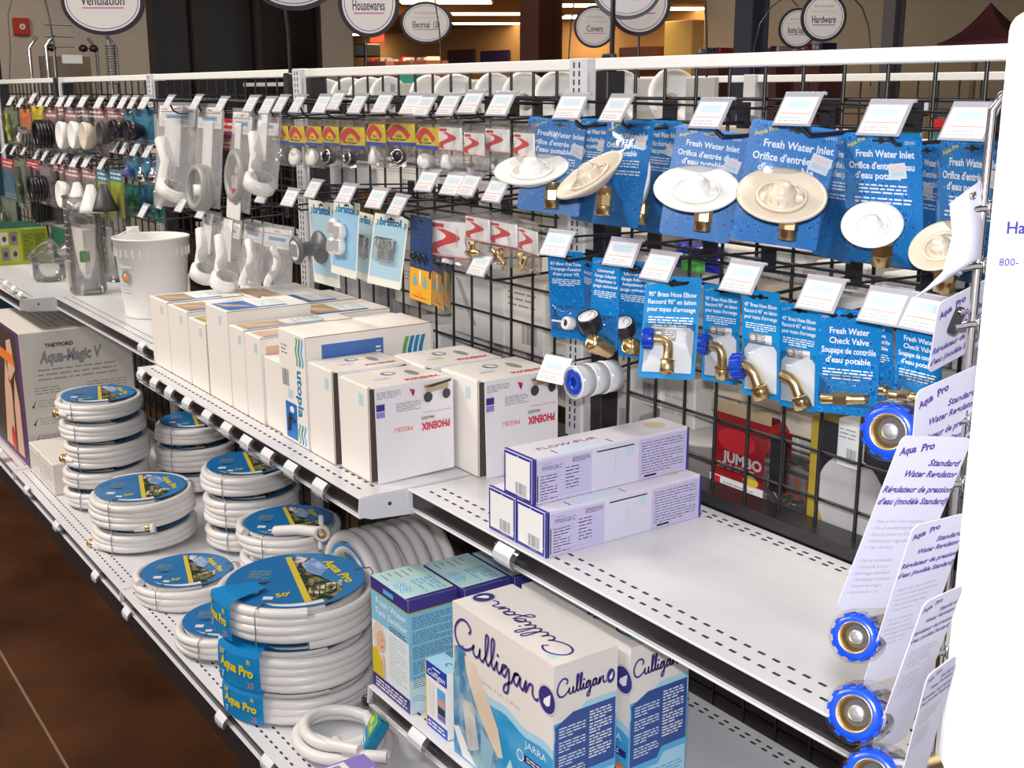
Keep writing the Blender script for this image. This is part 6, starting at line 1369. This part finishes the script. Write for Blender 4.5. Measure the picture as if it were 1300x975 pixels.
a_l = [pd(*q)-o_ for q in Lc]; a_r = [pd(*q)-o_ for q in Rc]; vs = [];
for a, b in zip(a_l, a_r): vs += [tuple(a), tuple(b), tuple(a+th), tuple(b+th)]
fs = []
for k in range(len(Lc)-1): b = 4*k; fs += [(b, b+1, b+5, b+4), (b+2, b+6, b+7, b+3), (b, b+4, b+6, b+2), (b+1, b+3, b+7, b+5)]
mb.add(vs, fs, mat('regulator_card_white', (.50, .50, .60), .45), True); mb.build('card', t)
reg_card((1192, 385), (1262, 350), (1165, 480), .92, 'regulator card partly hidden, topmost of the lettered ones', za=60, zb2=40)
reg_card((1164, 497), (1245, 462), (1152, 590), .89, 'second lettered regulator card, with a blue nut on its left', za=60, zb2=40, cap=(1128, 548, 36, .93))
reg_card((1146, 553), (1235, 556), (1060, 775), .86, 'longest lettered regulator card, fully readable', za=60, zb2=90, cap=(1085, 809, 31, .885))
reg_card((1160, 668), (1232, 650), (1062, 880), .83, 'regulator card hanging over a large blue and brass nut', za=50, zb2=90, cap=(1085, 906, 36, .855))
reg_card((1174, 765), (1224, 742), (1078, 975), .80, 'lower regulator card above the second large blue nut', za=50, zb2=90, cap=(1106, 988, 37, .83))
reg_card((1178, 858), (1216, 830), (1100, 1060), .78, 'bottommost curled regulator card at the frame edge', za=40, zb2=80)

# white freestanding display
e0 = Vector(pd(1284, 60, .75)); t = thing('cardboard_display', 'white cardboard display with rounded corner and purple phone lettering', 'display', (e0.x, e0.y, 0.0)); t.rotation_euler = (0, 0, YAW)
ztop = pd(1290, 14, .75)[2]; Wp = .20; mb = MB(); DW = mat('display_white', (.86, .86, .88), .4); r = .012; pts = [(0, 0)]
pts += [(0, ztop-r)] + [(r-r*math.cos(rad(a)), ztop-r+r*math.sin(rad(a))) for a in (20, 45, 70, 90)] + [(Wp, ztop), (Wp, 0)]
n = len(pts); mb.add([(x, 0, z) for x, z in pts]+[(x, .006, z) for x, z in pts], [tuple(reversed(range(n))), tuple(range(n, 2*n))]+[(i, (i+1) % n, n+(i+1) % n, n+i) for i in range(n)], DW)
F = Face((0, 0, 0), (1, 0, 0), (0, 0, 1)); zz = pd(1288, 303, .75)[2]
mb.text(F, 'Hardware', .0085, zz, .0080, INKB, bold=.03, e=4); mb.rect(F, .0085, zz-.004, .06, zz-.0025, INKG); mb.text(F, 'www.', .0025, zz-.0105, .002, INKG); mb.text(F, '800-', .0055, zz-.0215, .0052, INKB, bold=.02, e=4)
mb.build('panel', t)
MB().box((.02, .006, 0), (.05, .07, .9), DW, .002).build('strut', t)

# ================================================================== SIGNS on gooseneck rods
def oval_sign(u, v, rw, rh, dep, txt, label, rod=None, txty=0.0, yaw=None, sub=True):
    """oval sign seen at pixel u,v with half sizes rw,rh; hangs from its own rod"""
    c = pd(u, v, dep); a = rw/FPX*dep; b = rh/FPX*dep; yaw = YAW if yaw is None else yaw
    ca = abs(math.cos(yaw-YAW)); a = a/ca
    t = thing('aisle_sign', label, 'sign', tuple(c), 'oval aisle signs'); t.rotation_euler = (0, 0, yaw)
    mb = MB(); n = 44; vs = []; 
    for y in (0, .012): vs += [(a*math.cos(2*math.pi*k/n), y, b*math.sin(2*math.pi*k/n)) for k in range(n)]
    mb.add(vs, [tuple(reversed(range(n)))[::-1][::-1], tuple(range(n, 2*n))]+[(k, (k+1) % n, n+(k+1) % n, n+k) for k in range(n)], mat('sign_rim', (.012, .008, .018), .4))
    mb.build('rim', t)
    mb = MB(); F = Face((0, -.001, 0), (1, 0, 0), (0, 0, 1)); s = b*.12
    mb.disc(F, 0, 0, a-s, b-s, mat('sign_face', (.62, .60, .60), .5), 2, 44); mb.ring(F, 0, 0, a-s*1.5, b-s*1.5, b*.02, INKP, 4, 44)
    if txt:
        mb.text(F, txt, 0, -b*.22+txty*b, b*.30, INK, 'C', .01, wid=a*(1.05 if len(txt) > 6 else .78), e=6); mb.rect(F, -a*.5, (-.32+txty)*b, a*.5, (-.29+txty)*b, MAGENTA, 6)
    if sub: mb.text(F, 'Buck & Bs Outdoors', 0, b*.42, b*.10, mat('faded_red', (.5, .25, .2), .5), 'C', wid=a*.85, e=6); mb.text(F, 'Making Boating & Camping Fun!', 0, b*.22, b*.08, LGREY, 'C', wid=a*1.2, e=6)
    mb.build('face', t)
    return t
def rod(pts, dep, label, w=.004, clamp=True):
    P = [Vector(pd(u, v, dep)) for u, v in pts]; base = P[0]; t = thing('sign_rod', label, 'sign rod', tuple(base), 'black gooseneck sign rods')
    MB().tube([tuple(p-base) for p in P], w, BLACKP, 8).build('rod', t)
    if clamp: MB().box((-.016, -.014, -.05), (.016, .0, .03), BLACKP, .003).build('clamp', t)
    return t
S_ = 'black rimmed oval sign reading '
oval_sign(130, 2, 53, 41, 4.6, 'Ventilation', S_+'Ventilation above the far left section', sub=False, txty=.12)
rod([(73, 108), (72, 92), (69, 60), (62, 20), (55, -8), (60, -40), (90, -60), (130, -45)], 5.0, 'black rod holding the Ventilation sign')
rod([(12, 108), (13, 60), (10, 20), (16, -6), (40, -30)], 6.1, 'thin black rod at the frame edge by the fire alarm', w=.003)
oval_sign(372, -32, 58, 43, 2.9, '', 'black rimmed oval sign cut off by the frame top over the dark window', sub=False)
rod([(369, 108), (368, 80), (366, 40), (361, 0), (355, -40), (362, -80), (372, -75)], 3.05, 'black rod clamped at the post left of the drain bags', w=.005)
oval_sign(468, 3, 39, 43, 5.4, 'Housewares', S_+'Housewares')
rod([(465, 140), (465, 90), (465, 45), (466, 30)], 5.45, 'thin black rod below the Housewares sign', clamp=False)
oval_sign(541, 29, 32.5, 26, 6.8, 'Electrical  120', S_+'Electrical 120')
rod([(560, 120), (560, 75), (558, 40), (552, 0), (545, -20)], 6.6, 'thin black rod crossing the Electrical sign', clamp=False)
oval_sign(755, 34, 26.5, 26, 6.4, 'Covers', S_+'Covers')
rod([(721, 120), (722, 70), (725, 30), (729, 0), (738, -20)], 6.4, 'thin black rod left of the Covers sign', clamp=False)
oval_sign(812, 4, 40, 40, 4.4, '       12V', S_+'12V, half behind the large cut off one')
rod([(811, 120), (811, 75), (811, 44)], 4.5, 'thin black rod below the 12V sign', clamp=False)
oval_sign(796, -14, 44, 37, 2.25, '', 'large oval sign cut off by the frame top over the nearest post', sub=False)
rod([(777, 90), (777, 60), (778, 20), (779, -30), (790, -60)], 2.15, 'thick black rod rising from the nearest post in front of the signs', w=.0045)
rod([(897, 130), (897, 80), (897, 40), (895, 0), (890, -40)], 3.2, 'black rod rising between the 12V sign and the grey column', w=.003)
oval_sign(1013, 36, 24.5, 25, 5.6, 'Boating Supplies', S_+'Boating Supplies, behind Hardware')
rod([(957, 110), (957, 62), (965, 30), (980, 8), (1000, -6), (1013, 8)], 5.6, 'black arc left of the Boating sign', w=.003, clamp=False)
oval_sign(1046, 22, 29, 30, 4.6, 'Hardware', S_+'Hardware')
rod([(1105, 110), (1105, 62), (1103, 35), (1095, 10), (1080, -6), (1060, -12)], 4.6, 'black arc right of the Hardware sign', w=.003, clamp=False)

# ================================================================== THE NEXT GONDOLA and the goods on the back side
y2 = 1.9
for i in range(7):
    x1 = 2.2 - i*SEC; x0 = x1-SEC
    tag(MB().box((x0+.03, y2, ZT-.025), (x1-.03, y2+.05, ZT), W_RAIL, .002).build('far_top_rail'), 'white top rail of the next gondola, %s from the near end' % ordinal(i), 'rail', 'rails of the next gondola')
    mb = wires(x0, x1, .3, ZT-.02, y2+.01, pitch=.0762, zs=.15, extra=(1.41, 1.39)); tag(mb.build('far_grid_panel'), 'black wire grid of the next gondola, %s from the near end' % ordinal(i), 'wire grid', 'grids of the next gondola')
    tag(MB().box((x1-.03, y2-.01, .02), (x1+.03, y2+.06, ZT+.003), W_METAL, .002).build('far_post'), 'white post of the next gondola, %s from the near end' % ordinal(i), 'post', 'posts of the next gondola')
    tag(MB().box((x0+.02, y2-.4, .55), (x1-.02, y2, .58), W_METAL).build('far_shelf'), 'white shelf of the next gondola, %s from the near end' % ordinal(i), 'shelf', 'shelves of the next gondola')
rr = random.Random(5)
COLS = [PAPER, DGREY, MGREY, NAVY, RED, TEAL, LGREY, BLACKP, PLC, PAPER, LGREY]
N_ = 0
for i in range(34):
    x = 1.7-i*.17+rr.uniform(-.03, .03)
    w = rr.uniform(.09, .15); zt_ = rr.choice((1.36, 1.38, 1.12)); h = rr.uniform(.15, .25)
    M1 = rr.choice(COLS)
    t = thing('far_hanging_pack', 'pack hanging on the next gondola, %s from the near end' % ('%s' % ordinal(i) if i < 16 else 'number %d' % i), 'hanging pack', (x, y2-.12, zt_), 'packs of the next gondola')
    mb = MB().box((-w/2, -.008, -h), (w/2, .008, 0), M1, .003); F = Face((-w/2, -.0085, -h), (1, 0, 0), (0, 0, 1)); mb.rect(F, 0, h*.75, w, h, rr.choice(COLS)); mb.disc(F, w/2, h*.4, w*.25, h*.2, rr.choice(COLS), 2); mb.build('pack', t)
    mb = MB().box((-.028, -.14, .02), (.028, -.137, .06), PAPERS); mb.tube([(0, .14, .03), (0, -.13, .02)], .003, BLACK, 6); mb.build('tagged_hook', t)
# backing sheet of stock standing between the two gondola faces of this run
TB = [PLC, CARTON2, CARTON, LGREY, CARTON, CARTON2, PAPER]
for s_ in range(2):
    for k, zt_ in enumerate((.80, 1.03, 1.25)):
        xs0 = SEC*(1-s_)-SEC+.03
        tag(MB().box((xs0, .235, zt_-.02), (xs0+SEC-.06, .42, zt_-.001), W_METAL, .002).build('back_shelf'), '%s narrow back shelf, %s' % (('lowest', 'middle', 'upper')[k], secname[s_]), 'shelf')
        x = xs0+.01; n_ = 0
        while x < xs0+SEC-.2:
            w = R.uniform(.10, .17); h = R.uniform(.15, .19) if k < 2 else R.uniform(.10, .15); n_ += 1
            t = thing('stock_carton', 'pale carton %s from left, %s back shelf, %s' % (ordinal(n_-1), ('lowest', 'middle', 'upper')[k], ('near section', 'second section')[s_]), 'box', (x, .25, zt_), 'cartons on the back shelves')
            m_ = R.choice(TB); mb = MB().box((0, 0, 0), (w, .14, h), m_, .002); F = Face((0, 0, 0), (1, 0, 0), (0, 0, 1))
            mb.barcode(F, w*.55, h*.1, w*.35, h*.22, INKG, seed=n_); mb.greek(F, w*.1, h*.5, w*.8, h*.8, 4, INKG, fill=.3, seed=n_); mb.build('carton', t); x += w+.006
bx = [ # u0,v0,u1,v1,y,material, label
 (572, 345, 640, 440, .13, PAPER, 'white bag of goods behind the grid over the faucet cartons', 'bag'), (640, 350, 690, 455, .12, CARTON, 'white box with a barcode behind the grid, left of the first blue packs', 'bar'), (696, 430, 722, 520, .14, CARTON2, 'grey white box behind the post', 'bar'),
 (500, 330, 560, 400, .16, CARTON2, 'grey box behind the wires above the faucet box', 'bar'), (520, 402, 558, 452, .10, PAPER, 'white box with a barcode and blue print behind the wires', 'bar'), (430, 330, 500, 400, .2, LGREY, 'grey packet behind the wires by the bristol cards', None), (405, 335, 430, 400, .2, CARTON2, 'narrow packet behind the wires left of the bristol cards', None),
 (390, 205, 470, 245, .10, LGREY, 'grey panel of goods behind the yellow drain bags', None), (470, 200, 560, 250, .12, CARTON2, 'white print sheet behind the drain bags', 'bar'), (560, 225, 660, 262, .12, LGREY, 'grey packet behind the swoosh bags', None),
 (776, 460, 800, 560, .12, CARTON2, 'pale box directly right of the nearest post behind the grid', 'bar'), (800, 440, 838, 520, .14, CARTON, 'cream box behind the brass elbow pack', 'bar'), (838, 470, 880, 560, .15, CARTON2, 'cream curved pail lid box behind the grid', None),
 (770, 290, 820, 345, .12, CARTON2, 'grey cream box between the two rows behind the grid', None), (905, 310, 960, 352, .13, CARTON, 'cream box between the rows behind the wires, in the middle', 'bar'), (960, 310, 1020, 360, .14, CARTON2, 'cream box between the rows behind the wires, right of the middle', 'bar'), (1035, 330, 1100, 375, .12, CARTON, 'white box with small print under the flat blue pack', 'bar'), (1120, 345, 1180, 395, .12, PAPER, 'white box with a barcode between the rows at the right', 'bar'),
 (905, 470, 990, 525, .15, PLC, 'cream moulded tray behind the grid under the brass packs', None), (990, 520, 1030, 560, .16, PLC, 'cream clamshell behind the grid beside the red sack', None), (1064, 530, 1090, 600, .08, PAPER, 'white slim card behind the grid with small print', 'bar'), (1085, 570, 1130, 625, .13, CARTON, 'white box behind the blue regulator nut', 'bar'),
]
for (u0, v0, u1, v1, y, m, lb, dec) in bx:
    a = py(u0, v0, y); b = py(u1, v1, y); W = b[0]-a[0]; H = a[2]-b[2]
    t = thing('backside_pack', lb, 'pack', (a[0], y, b[2])); mb = MB().box((0, 0, 0), (W, .2485-y, H), m, .003); F = Face((0, 0, 0), (1, 0, 0), (0, 0, 1))
    if dec == 'bar': mb.barcode(F, W*.45, H*.12, W*.4, H*.3, INKG); mb.greek(F, W*.1, H*.6, W*.8, H*.85, 3, INKG, fill=.3)
    elif dec == 'bag': mb.poly(F, [(W*.1, H*.95), (W*.2, H*.9), (W*.5, H*.2), (W*.4, H*.2)], LGREY, 1)
    else: mb.greek(F, W*.1, H*.3, W*.8, H*.7, 3, LGREY, fill=.3)
    mb.build('carton', t)
a = py(902, 500, .12); b = py(976, 658, .12)
t = thing('sample_sack', 'red sack printed JUMBO behind the grid', 'sack', (a[0], .12, b[2])); W = b[0]-a[0]; H = a[2]-b[2]; mb = MB(); vs = []; fs = []
MR = mat('sack_red', (.30, .008, .012), .35, coat=.3)
for sg, y in ((0, 0), (1, .07)):
    pass
mb.box((0, 0, 0), (W, .06, H*.86), MR, .012); F = Face((0, -.0003, 0), (1, 0, 0), (0, 0, 1)); mb.rect(F, .005, H*.86, W-.005, H*.98, SKIN2)
mb.text(F, 'JUMBO', W*.55, H*.40, H*.10, LGREY, 'C', .04, wid=W*.62, e=2); mb.text(F, 'SAMPLE', W*.45, H*.33, H*.05, LGREY, 'C', .03, wid=W*.6, e=2); mb.rect(F, W*.05, H*.04, W*.95, H*.24, PAPER, 2); mb.rect(F, W*.08, H*.05, W*.22, H*.23, RED, 3); mb.greek(F, W*.27, H*.05, W*.75, H*.2, 6, INKG, e=3); mb.disc(F, W*.7, H*.28, W*.12, H*.05, GOLD, 3)
mb.disc(F, W*.45, H*.62, W*.3, H*.12, mat('sack_light_red', (.55, .02, .03), .35), 2, 20); mb.build('sack_body', t)
def simple(name, lb, cat, u0, v0, u1, v1, y, fn):
    a = py(u0, v0, y); b = py(u1, v1, y); t = thing(name, lb, cat, (a[0], y, b[2])); fn(t, b[0]-a[0], a[2]-b[2])
def f1(t, W, H):
    mb = MB().box((0, 0, 0), (W, .05, H), CLEAR2, .006); mb.build('clamshell', t)
    mb = MB(); mb.box((W*.05, .01, H*.4), (W*.95, .04, H*.62), LGREY); F = Face((0, .008, 0), (1, 0, 0), (0, 0, 1))
    for q in range(3): mb.rect(F, W*(.35+.2*q), H*.35, W*(.45+.2*q), H*.75, ORANGE if q == 1 else RED, 1)
    rr2 = random.Random(3)
    for q in range(26): x, z = rr2.uniform(.08, .9)*W, rr2.uniform(.05, .36)*H; mb.cyl((x, .02, z), (x+rr2.uniform(-.02, .02), .015, z+rr2.uniform(-.015, .015)), .002, rr2.choice((CHROME, DGREEN, STEEL)), 5)
    mb.build('contents', t)
simple('clamshell_pack', 'clear clamshell with red stripes and dark clips behind the grid', 'pack', 968, 575, 1034, 672, .10, f1)
def f2(t, W, H):
    mb = MB().box((0, 0, 0), (W, .08, H), mat('box_mustard', (.45, .33, .03), .5), .003, {'-y': mat('box_mustard', (.45, .33, .03), .5)}); F = Face((0, 0, 0), (1, 0, 0), (0, 0, 1)); mb.rect(F, 0, 0, W, H*.09, GREEN); mb.rect(F, W*.10, H*.30, W, H, BLACKP); mb.disc(F, W*.52, H*.42, W*.40, H*.36, mat('disc_grey', (.58, .56, .56), .5), 3, 40); mb.build('box', t)
simple('disc_box', 'mustard and green box with a big grey disc behind the grid', 'box', 1030, 528, 1128, 722, .09, f2)
def f3(t, W, H): MB().box((0, 0, 0), (W, .012, H), BLACKP, .002).build('strap', t)
simple('black_strap', 'black strap behind the grid right of the red sack', 'strap', 978, 552, 992, 628, .075, f3)
def f4(t, W, H):
    mb = MB().pillow(W*1.0, H, .06, mat('bag_blue', (.02, .03, .40), .2), H, .02, seed=8); mb.v = [(x+W/2, y, z) for x, y, z in mb.v]; mb.build('bag', t); mb = MB().box((W*.55, -.03, H*.1), (W*.95, -.01, H*.7), mat('bag_green', (.10, .50, .10), .3), .004); mb.build('green_print', t)
simple('candy_bag', 'blue and green shiny bag behind the grid under the glossy inlet pack', 'bag', 848, 306, 905, 350, .10, f4)
def f5(t, W, H):
    mb = MB(); mb.lathe([(0, 0), (W*.5, 0), (W*.56, H*.86), (W*.60, H*.88), (W*.60, H*.95), (W*.5, H), (0, H)], mat('pail_white', (.62, .60, .56), .4), 36, Matrix.Translation((W*.5, W*.55, 0)) @ Matrix.Scale(.9, 4)); mb.build('pail', t)
simple('white_pail', 'white lidded pail behind the grid over the stacked lilac boxes', 'pail', 775, 520, 895, 650, .08, f5)
def f6(t, W, H):
    mb = MB().box((0, 0, 0), (W, .02, H), mat('sheet_teal', (.01, .28, .20), .4)); mb.build('sheet', t)
simple('green_folder', 'teal green folder showing just under the top rail', 'folder', 504, 90, 525, 126, .25, f6)
# row of white moulded seats seen under the rail
for k, (u, y) in enumerate(((416, .22), (446, .2), (470, .2), (495, .2), (548, .2), (580, .2), (630, .2), (668, .2), (712, .2), (790, .25), (856, .27))):
    a = py(u, 128, y)
    mb = MB(); r = .065; n = 14; pts = []; t = thing('white_elbow', 'white curved moulded part behind the rail, %s from the left' % ordinal(k), 'moulded part', (a[0], y, a[2]-.03), 'white moulded parts behind the rail')
    mb.lathe([(.02, -.02), (.05, -.018), (.062, 0), (.064, .012), (.056, .014), (.048, .002), (.02, -.008)], PLW, 26, Matrix.Translation((0, 0, .03)) @ Matrix.Rotation(rad(70), 4, 'Y') @ Matrix.Rotation(rad(8*(k % 3)), 4, 'X')); mb.build('shell', t)
    MB().box((.02, .01, -.08), (.10, .025, .075), mat('grey_board', (.42, .41, .38), .5), .002).build('back_card', t)
